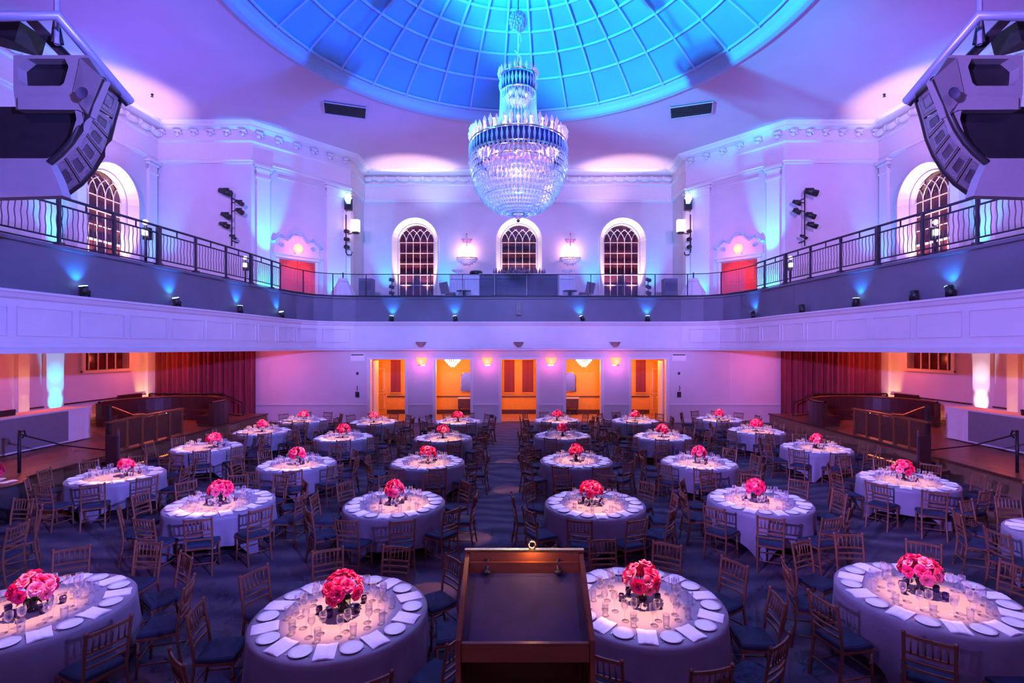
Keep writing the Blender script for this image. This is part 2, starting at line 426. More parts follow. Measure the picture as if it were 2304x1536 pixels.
# door casings (lower)
for i, x in enumerate(DOORX):
    mb = MB()
    for s in (-1, 1): mb.box((x+s*(DW/2+.05), YB-.03, DH/2), (.11, .08, DH)); mb.box((x+s*(DW/2+.012-.03), YB+.16, DH/2), (.04, .34, DH))
    mb.box((x, YB-.03, DH+.05), (DW+.22, .08, .1))
    struct('door_%d' % (i+1), mb, M['trim'])
# corridor
YC = 27.6
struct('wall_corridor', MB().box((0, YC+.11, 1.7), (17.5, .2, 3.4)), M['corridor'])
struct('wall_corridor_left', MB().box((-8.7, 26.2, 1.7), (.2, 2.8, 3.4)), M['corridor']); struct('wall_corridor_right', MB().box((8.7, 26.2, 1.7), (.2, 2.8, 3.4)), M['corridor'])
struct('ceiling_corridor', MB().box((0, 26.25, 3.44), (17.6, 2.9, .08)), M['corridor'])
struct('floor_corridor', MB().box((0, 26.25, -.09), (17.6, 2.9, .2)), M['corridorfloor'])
mb = MB()
mb.box((0, YC-.02, .95), (17.2, .04, .06)); mb.box((0, YC-.02, .12), (17.2, .04, .24))
struct('baseboard_corridor', mb, M['wood'])
def tallpanel(x, w, z0=1.15, z1=2.95):
    t = thing('wall_panel', '', 'panel', (x, YC, 0))
    MB().box((0, -.03, (z0+z1)/2), (w, .05, z1-z0)).build('panel_board', M['curtain'], t)
    f = MB()
    for s in (-1, 1): f.box((s*w/2, -.05, (z0+z1)/2), (.05, .05, z1-z0))
    f.box((0, -.05, z0), (w, .05, .05)); f.box((0, -.05, z1), (w, .05, .05)); f.build('panel_frame', M['corridor'], t)
    return t
for x, w, lb in ((-.48, .62, 'dark red wall panel on the left seen through the centre doorway'), (.52, .66, 'dark red wall panel on the right seen through the centre doorway'),
                 (-6.6, .6, 'dark red wall panel seen through the far left doorway'), (6.6, .6, 'dark red wall panel seen through the far right doorway')):
    tallpanel(x, w)['label'] = lb
for sd, nm in ((-1, 'left'), (1, 'right')):
    t = thing('panelled_door', 'orange lit panelled door inside the far %s doorway' % nm, 'door', (sd*7.55, YC-.03, 0))
    m_ = MB().box((0, 0, 1.35), (.95, .06, 2.7)); m_.build('door_leaf', M['corridor'], t)
    g = MB()
    for z0, z1 in ((.3, 1.1), (1.3, 2.45)):
        for s in (-1, 1): g.box((s*.32, -.04, (z0+z1)/2), (.03, .03, z1-z0))
        for z in (z0, z1): g.box((0, -.04, z), (.67, .03, .03))
    g.build('door_moulding', M['trim'], t); MB().sph((-sd*.38, -.08, 1.1), .045).build('door_knob', M['brass'], t)
    # open leaf of the far doors
    t = thing('open_door_leaf', 'pale door leaf standing open inside the far %s doorway' % nm, 'door', (sd*(6.26+DW/2-.09), YB+.36, 0))
    MB().box((0, .42, 1.48), (.05, .8, 2.92)).build('door_leaf', M['trim'], t); MB().sph((-sd*.06, .75, 1.1), .04).build('door_knob', M['brass'], t)
    t = thing('console_table', 'dark console table behind the %s of centre doorway with a mirror above' % nm, 'table', (sd*2.72, YC-.3, 0))
    MB().box((0, 0, .62), (.95, .4, .5)).build('cabinet_body', M['wood'], t); MB().box((0, 0, .9), (1.02, .46, .05)).build('table_top', M['trim'], t)
    lg = MB().box((-.42, 0, .18), (.06, .3, .37)).build('leg', M['wood'], t); MB().box((.42, 0, .18), (.06, .3, .37)).build('leg', M['wood'], t)
    t = thing('wall_mirror', 'small gilt framed mirror above the console table %s of centre doorway' % nm, 'mirror', (sd*2.8, YC-.04, 1.75))
    MB().prism(arch(0, .56, -.5, .5), frame((0, 0, 0), (1, 0, 0)), .03).build('mirror_glass', M['steel'], t)
    pts = [(u, -.05, v) for u, v in arch(0, .6, -.52, .52)]
    MB().tube(pts, .035, 6, closed=True).build('mirror_frame', M['brass'], t)
# small corridor chandeliers
for sd, nm in ((-1, 'left'), (1, 'right')):
    t = thing('corridor_chandelier', 'small crystal chandelier glowing inside the doorway %s of centre' % nm, 'chandelier', (sd*3.35, 26.1, 0))
    MB().cyl((0, 0, 3.4), (0, 0, 3.05), .015).build('chandelier_rod', M['brass'], t)
    mb = MB()
    for r, z in ((.38, 2.95), (.3, 2.85), (.2, 2.75), (.1, 2.66)):
        for i in range(int(r*60)): a = i*2*PI/int(r*60); mb.octa((r*C_(a), r*S(a), z), .03, .12)
    mb.build('crystal_drops', M['bulb'], t, )
    point('corridor_lamp', (sd*3.35, 26.1, 2.5), 48, (1, .33, .06), .1)
for x in (-6.3, 0, 6.3): point('corridor_lamp', (x, 26.0, 3.0), 60, (1, .30, .04), .1)

# ceiling with round opening, rim, dome
R0, DY = 8.85, 15.2
mb = MB(); n = 128; P = []; Fc = []
for i in range(n):
    a = 2*PI*i/n; cs, sn = C_(a), S(a)
    tx = (XW+.3)/abs(cs) if abs(cs) > 1e-6 else 1e9
    ty = ((YA+.3-DY) if sn > 0 else (DY-Y0+.3))/abs(sn) if abs(sn) > 1e-6 else 1e9
    t = min(tx, ty)
    P += [(R0*cs, DY+R0*sn, ZC), (t*cs, DY+t*sn, ZC)]
for i in range(n):
    a, b = 2*i, 2*((i+1) % n); Fc.append((a, a+1, b+1, b))
mb.add(P, Fc); struct('ceiling', mb, M['ceil'])
mb = MB(); mb.lathe([(9.15, ZC), (9.12, ZC-.06), (9.0, ZC-.08), (8.9, ZC-.03), (8.85, ZC-.03), (8.8, ZC+.12), (8.72, ZC+.2), (8.5, ZC+.32), (8.5, ZC+.36)], 128, (0, DY, 0)); struct('trim_7', mb, M['domerib'])
RS, ZS = 15.2, 1.95
def domez(r): return ZS+math.sqrt(RS*RS-r*r)
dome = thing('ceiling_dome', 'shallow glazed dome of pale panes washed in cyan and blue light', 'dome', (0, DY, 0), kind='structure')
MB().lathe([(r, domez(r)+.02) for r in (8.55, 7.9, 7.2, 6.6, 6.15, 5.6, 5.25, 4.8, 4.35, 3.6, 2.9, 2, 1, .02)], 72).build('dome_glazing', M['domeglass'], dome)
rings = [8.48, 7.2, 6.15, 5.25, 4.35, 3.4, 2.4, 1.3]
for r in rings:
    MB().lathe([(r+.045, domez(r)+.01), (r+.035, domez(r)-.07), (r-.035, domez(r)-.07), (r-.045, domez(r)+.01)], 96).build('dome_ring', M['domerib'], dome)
ribm = None
for i in range(36):
    if ribm is None:
        q = MB(); rr = [8.5, 7.8, 7, 6, 5, 4, 3, 2, 1.3]
        P = [];
        for r in rr:
            z = domez(r); P += [(r, -.045, z+.02), (r, -.035, z-.09), (r, .035, z-.09), (r, .045, z+.02)]
        Fc = []
        for k in range(len(rr)-1):
            for j in range(3): Fc.append((4*k+j, 4*k+j+1, 4*k+5+j, 4*k+4+j))
        q.add(P, Fc); ribm = q.mesh('dome_rib', M['domerib'])
    link('dome_rib', ribm, dome, rz=(i+.5)*2*PI/36)
# ceiling vents, sprinklers
for sd, nm in ((-1, 'left'), (1, 'right')):
    t = thing('ceiling_vent', 'dark rectangular ceiling vent on the %s beside the dome' % nm, 'vent', (sd*7.75, 22.9, ZC-.03), sd*-.32)
    MB().box((0, 0, 0), (1.75, 1.1, .05)).build('vent_plate', M['vent'], t)
    g = MB()
    for s in (-1, 1): g.box((s*.89, 0, -.03), (.04, 1.16, .03)); g.box((0, s*.57, -.03), (1.8, .04, .03))
    g.build('vent_frame', M['ceil'], t)
    g = MB()
    for i in range(9): g.box((0, -.45+i*.1125, -.035), (1.72, .02, .02))
    g.build('vent_slats', M['black'], t)
    MB().lathe([(.001, .0), (.04, 0), (.05, -.05), (.01, -.1), (.06, -.11), (.06, -.12), (.001, -.12)], 10).build('ceiling_sprinkler', M['black'], label='tiny dark sprinkler head on the ceiling above the %s wall' % nm, cat='sprinkler', loc=W(335 if sd < 0 else 1995, 212, 21.5).xy[:]+(ZC,) if False else (sd*15.4, 21.5, ZC-.002))

# ------------------------------------------------------------------ arched windows
def arched_window(idx, T, w, z0, zt, cols=5, lower=True):
    root = link('window_%d' % idx, None, kind='structure'); r = w/2; zs = zt-r
    MB().prism(arch(0, w+.1, z0-.02, zt+.05), T @ Matrix.Translation((0, 0, -.3)), .02).build('window_glass', M['glassdark'], root)
    # splayed surround, standing proud of the wall
    A = arch(0, w-.03, z0, zt-.015); O = arch(0, w+.6, z0-.05, zt+.3); Im = arch(0, w+.16, z0, zt+.08)
    f = MB(); k = len(A); P = []
    for (a, o, m) in zip(A, O, Im): P += [(a[0], a[1], -.28), (a[0], a[1], -.1), (m[0], m[1], .02), (o[0]*1.0, o[1], .34), (o[0]+(.05 if o[0] > 0 else -.05), o[1]+(.03 if o[1] > z0+1 else 0), .34), (o[0]+(.05 if o[0] > 0 else -.05), o[1]+(.03 if o[1] > z0+1 else 0), 0)]
    Fc = []
    for i in range(1, k-1):
        j = i+1
        for q in range(5): Fc.append((6*i+q, 6*j+q, 6*j+q+1, 6*i+q+1))
    for q in range(5): Fc.append((6*(k-1)+q, q, q+1, 6*(k-1)+q+1))
    f.add(P, Fc, T=T); f.build('window_frame', M['trim'], root)
    mb = MB(); cw = w/cols
    def B(a, b, t=.03): mb.bar(T @ Vector((a[0], a[1], -.24)), T @ Vector((b[0], b[1], -.24)), t)
    for i in range(1, cols):
        x = -r+i*cw; B((x, z0), (x, zs+.25 if abs(x) < r*.7 else zs+.12))
    nr = 6; H = zs-z0
    for j in range(1, nr):
        B((-r, z0+H*j/nr), (r, z0+H*j/nr), .07 if j == nr//2 else .03)
    B((-r, zs), (r, zs)); B((-r, z0+.03), (r, z0+.03), .08)
    for s in (-1, 1): B((s*(r-.02), z0), (s*(r-.02), zs), .06)
    mb.build('window_muntin', M['trim'], root)
    tr = MB()   # interlaced pointed tracery in the head
    for i in range(-1, cols+1):
        x = -r+i*cw
        for s in (-1, 1):
            pts = []
            for q in range(9):
                a = q/8*1.15; px = x+s*cw*2*(1-C_(a)); pz = zs+.02+cw*2*S(a)
                if px*px+(pz-zs)**2 < (r-.015)**2: pts.append(T @ Vector((px, pz, -.24)))
            if len(pts) > 1: tr.tube(pts, .02, 5)
    tr.build('window_tracery', M['trim'], root)
    return root
arched_window(1, frame((-6.22, YA, 0), (1, 0, 0)), WW, WZ0, WZT)
arched_window(2, frame((.05, YA, 0), (1, 0, 0)), WW, WZ0, WZT)
arched_window(3, frame((6.3, YA, 0), (1, 0, 0)), WW, WZ0, WZT)
arched_window(4, frame((-XW, YWIN, 0), (0, 1, 0)), WW, WZ0+.1, WZT-.1)
arched_window(5, frame((XW, YWIN, 0), (0, -1, 0)), WW, WZ0+.1, WZT-.1)
for idx, sd in ((6, -1), (7, 1)):
    root = link('window_%d' % idx, None, kind='structure'); x = sd*XW
    MB().box((x+sd*.25, YWIN, 3.05), (.02, 2.3, .8)).build('window_glass', M['glassdark'], root)
    f = MB().box((x-sd*.03, YWIN, LZ0-.06), (.14, 2.6, .12))
    for s in (-1, 1): f.box((x-sd*.02, YWIN+s*1.22, 3.05), (.12, .16, .9))
    f.build('window_frame', M['trim'], root); g = MB()
    for i in range(1, 5): g.box((x+sd*.2, YWIN-1.15+i*.46, 3.05), (.05, .045, .8))
    g.build('window_muntin', M['trim'], root)

# ------------------------------------------------------------------ curtains under the balcony corners
for sd, nm in ((-1, 'left'), (1, 'right')):
    mb = MB(); P = []; nx = 220; x0, x1 = 12.45, 17.15
    zz = [0.02, .6, 1.6, 2.6, 3.2, ZF0-.01]
    for j, z in enumerate(zz):
        for i in range(nx+1):
            u = i/nx; x = x0+(x1-x0)*u
            y = YB-.28+.09*S(u*2*PI*19+.5*S(u*23))*(1-.15*j/5)+.04*S(u*61)
            P.append((sd*x, y, z))
    Fc = [(j*(nx+1)+i, j*(nx+1)+i+1, (j+1)*(nx+1)+i+1, (j+1)*(nx+1)+i) for j in range(len(zz)-1) for i in range(nx)]
    mb.add(P, Fc, True)
    mb.build('stage_curtain', M['curtain'], label='burgundy pleated curtain on the back wall under the %s balcony' % nm, cat='curtain', group='burgundy curtains')
# raised side platforms
for sd, nm in ((-1, 'left'), (1, 'right')):
    mb = MB(); mb.box((sd*14.55, 13.65, .25), (5.5, 20.7, .5)); struct('platform_'+nm, mb, M['platform'])
    mb = MB(); mb.box((sd*11.77, 13.65, .47), (.06, 20.7, .07)); struct('trim_%d' % (8 if sd < 0 else 9), mb, M['wood'])

# ------------------------------------------------------------------ banquet tables
TABLES = [  # x, y, name, detail level, chair offset (deg), flower shift
 (-5.23, 5.51, 'front row far left table', 2, 7, (.02, -.02)), (-1.885, 5.45, 'front row table left of the lectern', 2, 10, (.0, .05)),
 (1.37, 5.69, 'front row table right of the lectern', 2, -9, (.02, .05)), (4.66, 5.83, 'front row far right table', 2, 2, (.0, .1)),
 (-5.42, 9.31, 'second row outer left table', 2, 18, (0, 0)), (-2.24, 9.27, 'second row table left of aisle', 2, 18, (-.02, .05)),
 (1.385, 9.26, 'second row table right of aisle', 2, 18, (-.05, .05)), (4.45, 9.43, 'second row outer right table', 2, 18, (-.05, .05)),
 (-9.0, 7.55, 'table cut off by the left edge', 1, 12, (0, 0)), (8.42, 7.6, 'table cut off by the right edge', 1, 10, (0, 0)),
 (-8.87, 11.3, 'left wing table nearest the camera', 1, 14, (.2, 0)), (8.26, 10.87, 'right wing table nearest the camera', 1, 20, (.0, .1)),
 (-5.376, 12.43, 'third row outer left table', 1, 16, (0, 0)), (-2.233, 12.62, 'third row table left of aisle', 1, 18, (0, 0)),
 (1.45, 12.8, 'third row table right of aisle', 1, 20, (0, 0)), (4.445, 12.58, 'third row outer right table', 1, 15, (0, 0)),
 (-8.83, 14.5, 'left wing table second from camera', 1, 10, (.2, 0)), (8.38, 14.38, 'right wing table second from camera', 1, 12, (0, 0)),
 (-5.5, 16.1, 'fourth row outer left table', 0, 18, (0, 0)), (-2.35, 16.0, 'fourth row table left of aisle', 0, 14, (0, 0)),
 (1.42, 16.4, 'fourth row table right of aisle', 0, 18, (0, 0)), (4.57, 16.2, 'fourth row outer right table', 0, 17, (0, 0)),
 (-8.61, 17.2, 'left wing table third from camera', 0, 8, (0, 0)), (8.05, 17.3, 'right wing table third from camera', 0, 18, (0, 0)),
 (-5.46, 19.35, 'back row outer left table', 0, 18, (0, 0)), (-2.29, 19.5, 'back row table left of aisle', 0, 11, (0, 0)),
 (1.5, 19.8, 'back row table right of aisle', 0, 18, (0, 0)), (4.5, 19.7, 'back row outer right table', 0, 18, (0, 0)),
 (-8.3, 19.7, 'left wing table nearest the back wall', 0, 18, (0, 0)), (7.9, 20.1, 'right wing table nearest the back wall', 0, 18, (0, 0)),
]
POSN = ['far side right', 'right far end', 'right middle', 'right near end', 'near side right', 'near side left', 'left near end', 'left middle', 'left far end', 'far side left']
def inview(x, y, z=.5, m=40):
    if y < .6: return False
    px = CX+x/y*F; py = CY+(CAMZ-z)/y*F
    return -m < px < 2304+m and py < 1536+m+60
TR, TZ = .9, .76
# tablecloth shapes
def cloth(seed):
    rnd = random.Random(seed); n = 120; P = [(0, 0, TZ)]; Fc = []
    ph = [rnd.uniform(0, 6.28) for _ in range(6)]; fr_ = rnd.choice([15, 17, 19])
    prof = [(.5, 0), (.86, 0), (.89, .004), (.904, .02)]
    for r, dz in prof:
        for i in range(n): a = 2*PI*i/n; P.append((r*C_(a), r*S(a), TZ-dz))
    K = 9
    for k in range(1, K+1):
        s = k/K
        for i in range(n):
            a = 2*PI*i/n
            c4 = max(0, C_(4*(a-ph[0])))**3
            L = .50+.24*c4+.015*S(3*a+ph[1])
            fold = S(fr_*a+ph[2]+.8*S(3*a+ph[3]))+.5*S((fr_+8)*a+ph[4])
            r = .905+s*(.015+.025*fold)*min(1, s*1.5)+.05*c4*s
            P.append((r*C_(a), r*S(a), max(.012, TZ-.02-s*L)))
    for i in range(n): Fc.append((0, 1+i, 1+(i+1) % n))
    for k in range(len(prof)-1+K):
        for i in range(n): j = (i+1) % n; Fc.append((1+k*n+i, 1+(k+1)*n+i, 1+(k+1)*n+j, 1+k*n+j))
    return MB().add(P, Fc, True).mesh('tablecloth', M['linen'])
CLOTHS = [cloth(i) for i in range(4)]
# chair pieces, chair faces local +y, seat centre at the origin
def chair_parts():
    parts = []
    m = MB()
    P = [(-.19, -.19), (.19, -.19), (.215, .2), (-.215, .2)]
    m.prism(P, Matrix.Translation((0, 0, .41)), .03); parts.append(('seat_frame', m, M['gold']))
    m = MB(); lay = [(.99, .44), (1.0, .455), (.98, .475), (.88, .487)]; Q = []
    for s, z in lay:
        for x, y in ((-.185, -.18), (.185, -.18), (.21, 0), (.205, .195), (-.205, .195), (-.21, 0)): Q.append((x*s, y*s, z))
    Fc = [(k*6+i, k*6+(i+1) % 6, k*6+6+(i+1) % 6, k*6+6+i) for k in range(3) for i in range(6)]+[(18, 19, 20, 21, 22, 23)]
    m.add(Q, Fc); parts.append(('seat_cushion', m, M['cushion']))
    for s in (-1, 1):
        m = MB().cyl((s*.19, .175, .41), (s*.195, .195, 0), .017, .012, 8)
        m.cyl((s*.19, .177, .3), (s*.19, .177, .27), .021, .021, 8); parts.append(('leg', m, M['gold']))
        m = MB().tube([(s*.19, -.24, 0), (s*.187, -.2, .25), (s*.183, -.18, .44), (s*.186, -.2, .62), (s*.19, -.25, .915)], .0155, 8)
        m.sph((s*.19, -.25, .92), .02, 8, 6); parts.append(('leg', m, M['gold']))
    def yb(z): return -.18-(.07)*((z-.44)/.48)
    for z, h in ((.895, .032), (.73, .022), (.655, .022), (.58, .022)):
        m = MB(); pts = [(-.185+.37*i/6, yb(z)-.018*S(PI*i/6), z) for i in range(7)]
        for a, b in zip(pts, pts[1:]): m.bar(a, b, .016, h)
        parts.append(('back_rail', m, M['gold']))
    for i in range(6):
        x = -.135+.27*i/5; m = MB().cyl((x, yb(.74)-.014, .735), (x, yb(.89)-.016, .885), .008, n=6); parts.append(('spindle', m, M['gold']))
    for a, b in (((-.19, .18, .2), (.19, .18, .2)), ((-.19, .18, .15), (-.19, -.21, .15)), ((.19, .18, .15), (.19, -.21, .15)), ((-.19, -.21, .2), (.19, -.21, .2))):
        parts.append(('stretcher', MB().cyl(a, b, .009, n=6), M['gold']))
    return parts
CP = [(n_, m_.mesh(n_, mm), mm) for n_, m_, mm in chair_parts()]
joined = MB(); jm = []
for n_, m_, mm in chair_parts():
    a = len(joined.f); joined.add(m_.v, m_.f, True); jm += [1 if mm is M['cushion'] else 0]*(len(joined.f)-a)
CHAIR1 = joined.mesh('banquet_chair', M['gold']); CHAIR1.materials.append(M['cushion']); CHAIR1.polygons.foreach_set('material_index', jm)
CHAIR1.polygons.foreach_set('use_smooth', [False]*len(jm))
protoc = None
def put_chair(x, y, rz, lv, label, group):
    global protoc
    if lv < 1.5:
        return link('banquet_chair', CHAIR1, None, label, 'chair', group, None, (x, y, 0), rz)
    if protoc is None:
        protoc = thing('banquet_chair', label, 'chair', (x, y, 0), rz, group)
        for n_, me, mm in CP: link(n_, me, protoc)
        return protoc
    return dup(protoc, (x, y, 0), rz, label, group)
# tableware
PLATE = MB().lathe([(.001, 0), (.06, 0), (.066, .003), (.107, .014), (.108, .018), (.068, .008), (.001, .006)], 24).mesh('plate', M['plate'])
def napk():
    m = MB(); P = []; nx, ny = 6, 4
    for t in (0, .012):
        for j in range(ny+1):
            for i in range(nx+1):
                u, v = i/nx-.5, j/ny-.5; P.append((u*.19, v*.25, .002+t+.006*S(u*5+v*3)+(.004 if t and i in (2, 4) else 0)))
    k = (nx+1)*(ny+1); Fc = []
    for j in range(ny):
        for i in range(nx):
            a = j*(nx+1)+i; Fc += [(a+k, a+1+k, a+nx+2+k, a+nx+1+k), (a, a+nx+1, a+nx+2, a+1)]
    for i in range(nx): Fc += [(i, i+1, i+1+k, i+k), (ny*(nx+1)+i, ny*(nx+1)+i+k, ny*(nx+1)+i+1+k, ny*(nx+1)+i+1)]
    for j in range(ny): a = j*(nx+1); b = a+nx; Fc += [(a, a+k, a+nx+1+k, a+nx+1), (b, b+nx+1, b+nx+1+k, b+k)]
    return m.add(P, Fc).mesh('folded_napkin', M['napkin'])
NAPK = napk()
WINE = MB().lathe([(.034, 0), (.034, .003), (.006, .008), (.004, .02), (.004, .085), (.012, .095), (.032, .12), (.038, .15), (.034, .195), (.033, .195), (.037, .15), (.03, .121), (.001, .098)], 14).mesh('wine_glass', M['glass'])
WATER = MB().lathe([(.001, .0), (.03, 0), (.034, .06), (.036, .12), (.034, .12), (.031, .06), (.027, .008), (.001, .008)], 14).mesh('water_glass', M['glass'])
FORK = MB().bar((0, -.09, .003), (0, .05, .003), .008, .003).box((0, .07, .003), (.022, .045, .003)).mesh('fork', M['steel'])
KNIFE = MB().bar((0, -.1, .003), (0, 0, .003), .011, .004).bar((0, 0, .003), (.003, .11, .003), .016, .002).mesh('knife', M['steel'])
# flowers
def petals(m, c, r, tilt, seed, T0=None):
    rnd = random.Random(seed)
    for layer, (np_, op, rr) in enumerate(((6, 1.2, 1.), (5, .85, .95), (5, .5, .8), (4, .25, .6), (3, .08, .45))):
        for i in range(np_):
            a = 2*PI*i/np_+layer*.6+rnd.uniform(-.2, .2); P = []; nu, nv = 5, 4
            for v in range(nv+1):
                t = v/nv; el = op*(.25+.75*t); R = r*rr*t**.85
                for u in range(nu+1):
                    w = (u/nu-.5)*1.5*(.35+.8*S(PI*min(1, t*.62+.1))); b = a+w
                    ee = el-.16*abs(u/nu-.5)*2
                    P.append((R*S(ee)*C_(b), R*S(ee)*S(b), R*C_(ee)*.95+(.08*r*S(5*b+seed) if v == nv else 0)))
            Fc = [(v*(nu+1)+u, v*(nu+1)+u+1, (v+1)*(nu+1)+u+1, (v+1)*(nu+1)+u) for v in range(nv) for u in range(nu)]
            T = Matrix.Translation(c) @ tilt
            m.add(P, Fc, True, T=T)
HEADS = []
for sd_ in range(3):
    HEADS.append((MB(), MB()))
    petals(HEADS[-1][0], (0, 0, -.02), .085, Matrix.Identity(4), sd_*7+1); petals(HEADS[-1][1], (0, 0, -.02), .075, Matrix.Identity(4), sd_*5+3)
HEADM = [(a.mesh('flower_head', M['pink']), b.mesh('flower_head', M['lpink'])) for a, b in HEADS]
def centrepiece(x, y, lv, tname, seed):
    rnd = random.Random(seed*31+5); g = 'pink flower centrepieces on the round tables'
    t = thing('flower_centrepiece', '', 'flowers', (x, y, TZ+.001), rnd.uniform(0, 6), g)
    t['label'] = 'pink flowers in dark vase on the ' + tname
    MB().lathe([(.001, 0), (.05, 0), (.055, .02), (.035, .04), (.03, .07), (.045, .11), (.047, .115), (.03, .1), (.001, .08)], 14).build('vase', M['vase'], t)
    st = MB()
    offs = []; sx, sy = rnd.uniform(.75, 1.3), rnd.uniform(.75, 1.2)
    N = 16 if lv == 2 else 12
    for i in range(N):
        ph = math.acos(1-1.25*(i+.5)/N); a = i*2.4+rnd.uniform(-.25, .25); r = .15
        c = Vector((r*S(ph)*C_(a)*sx, r*S(ph)*S(a)*sy, .215+r*C_(ph)*rnd.uniform(.75, 1.15))); offs.append((c, ph, a))
        st.cyl((0, 0, .09), c*.85+Vector((0, 0, .02)), .004, n=5)
    st.build('flower_stems', M['green'], t)
    lights_ = rnd.random()
    for i, (c, ph, a) in enumerate(offs):
        light = rnd.random() < (.45 if lights_ > .6 else .18)
        o = link('flower_head', HEADM[i % 3][1 if light else 0], t)
        q = Vector((S(ph)*C_(a), S(ph)*S(a), C_(ph))).to_track_quat('Z', 'Y'); o.location = c; o.rotation_mode = 'QUATERNION'; o.rotation_quaternion = q
        s = rnd.uniform(.95, 1.2); o.scale = (s, s, s)
    lf = MB()
    for i in range(9):
        a = i*.7+rnd.uniform(-.1, .1); r0, r1 = .06, .17
        lf.add([(r0*C_(a), r0*S(a), .13), (r1*C_(a+.2)*.7, r1*S(a+.2)*.7, .15), (r1*C_(a), r1*S(a), .11), (r1*C_(a-.2)*.7, r1*S(a-.2)*.7, .15)], [(0, 1, 2, 3)])
    lf.build('leaves', M['green'], t)
    return t
ngl = 0
def glassware(x, y, rz0, lv, tname, tbl):
    global ngl
    stuffv = MB(); many = False
    for k in range(10):
        a = math.radians(rz0+36*k)
        for j, (r, da, me, nm, lb) in enumerate(((.46, 8, WINE, 'wine_glass', 'stemmed wine glass'), (.53, -5, WATER, 'water_glass', 'clear water tumbler'), (.38, -2, WINE, 'wine_glass', 'inner stemmed glass'))):
            b = a+math.radians(da); px, py = x+r*S(b), y+r*C_(b)
            if not inview(px, py, .8, 0): continue
            if ngl < 296 and lv >= 1 and j < (3 if lv == 2 else 1):
                ngl += 1
                link(nm, me, None, lb+' at '+POSN[k]+' of '+tname, 'glass', 'glasses on the banquet tables', None, (px, py, TZ+.001))
            else:
                many = True; src = me.vertices; stuffv.add([(v.co.x+px, v.co.y+py, v.co.z+TZ+.001) for v in src], [tuple(p.vertices) for p in me.polygons], True)
    return stuffv if many else None
allglass = MB(); VOT = MB().lathe([(.001, 0), (.028, 0), (.036, .05), (.03, .075), (.027, .072), (.032, .05), (.024, .008), (.001, .008)], 10).mesh('votive_holder', M['votive'])
TBLTOP = MB().cyl((0, 0, TZ-.04), (0, 0, TZ-.012), .885, n=40).mesh('tabletop', M['wood'])
TLEG = MB().bar((.55, 0, 0), (.5, 0, TZ-.045), .035).bar((.55, -.2, .02), (.55, .2, .02), .03).mesh('leg', M['black'])
for ti, (x, y, nm, lv, off, fs) in enumerate(TABLES):
    t = thing('round_table', 'round folding table hidden under the cloth of '+nm, 'table', (x, y, 0), 0, 'round banquet tables')
    link('tabletop', TBLTOP, t)
    if lv:
        for k in range(4): link('leg', TLEG, t, rz=k*PI/2+.4)
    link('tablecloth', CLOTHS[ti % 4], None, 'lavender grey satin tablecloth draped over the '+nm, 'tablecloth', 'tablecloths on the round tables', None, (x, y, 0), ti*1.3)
    centrepiece(x+fs[0], y+fs[1], lv, nm, ti)
    for k in range(10):
        ang = off+36*k; a = math.radians(ang)
        kk = int(((ang % 360))/36) % 10
        rnd = random.Random(ti*100+k); R = 1.2+rnd.uniform(-.03, .07)
        cx, cy = x+R*S(a), y+R*C_(a)
        if inview(cx, cy, .9, 30) and not (abs(cx) < .42 and cy < 4.3):
            put_chair(cx, cy, PI-a+rnd.uniform(-.12, .12), lv, 'gilded chair at '+POSN[kk]+' of '+nm, 'gilded banquet chairs around the round tables')
        if inview(x+.73*S(a), y+.73*C_(a), .76, 0):
            link('side_plate', PLATE, None, 'small plate at '+POSN[kk]+' of '+nm, 'plate', 'plates on the banquet tables', None, (x+.74*S(a), y+.74*C_(a), TZ+.002))
        a2 = a+math.radians(18)
        if inview(x+.73*S(a2), y+.73*C_(a2), .76, 0):
            link('folded_napkin', NAPK, None, 'pale napkin beside plate at '+POSN[kk]+' of '+nm, 'napkin', 'napkins on the banquet tables', None, (x+.73*S(a2), y+.73*C_(a2), TZ+.001), -a2+rnd.uniform(-.08, .08))
        if lv == 2 and y < 7 and inview(x+.7*S(a), y+.7*C_(a), .76, -20):
            for q, me, nm2 in ((-.13, FORK, 'fork'), (.12, KNIFE, 'knife')):
                b = a+q*1.25
                link(nm2, me, None, 'steel '+nm2+' at '+POSN[kk]+' of '+nm, nm2, 'cutlery on the front row tables', None, (x+.7*S(b), y+.7*C_(b), TZ+.002), -a)
    g = glassware(x, y, off, lv, nm, t)
    if g: allglass.add(g.v, g.f, True)
    # dark votives clustered by the flowers
    rnd = random.Random(ti+900)
    if lv:
        for q in range(7 if lv == 2 else 4):
            a = q*.9+rnd.uniform(-.2, .2); r = .17+.07*(q % 2)
            link('votive_holder', VOT, None, 'dark glass votive holder beside the flowers on '+nm, 'votive', 'dark votive holders on '+nm, None, (x+fs[0]+r*S(a), y+fs[1]+r*C_(a), TZ+.001))
o = allglass.build('glassware', M['glass'], label='rows of small clear glasses on the more distant round tables', cat='glassware'); o['kind'] = 'stuff'

# ------------------------------------------------------------------ stage and lectern
struct('stage', MB().box((0, .2, .59), (16, 6.2, 1.18)), M['platform'])
lc = thing('lectern', 'dark wooden lectern with a sloping felt top seen from the speaker side', 'lectern', (.035, 2.5, 1.18))
z0 = 1.18
WL = .325
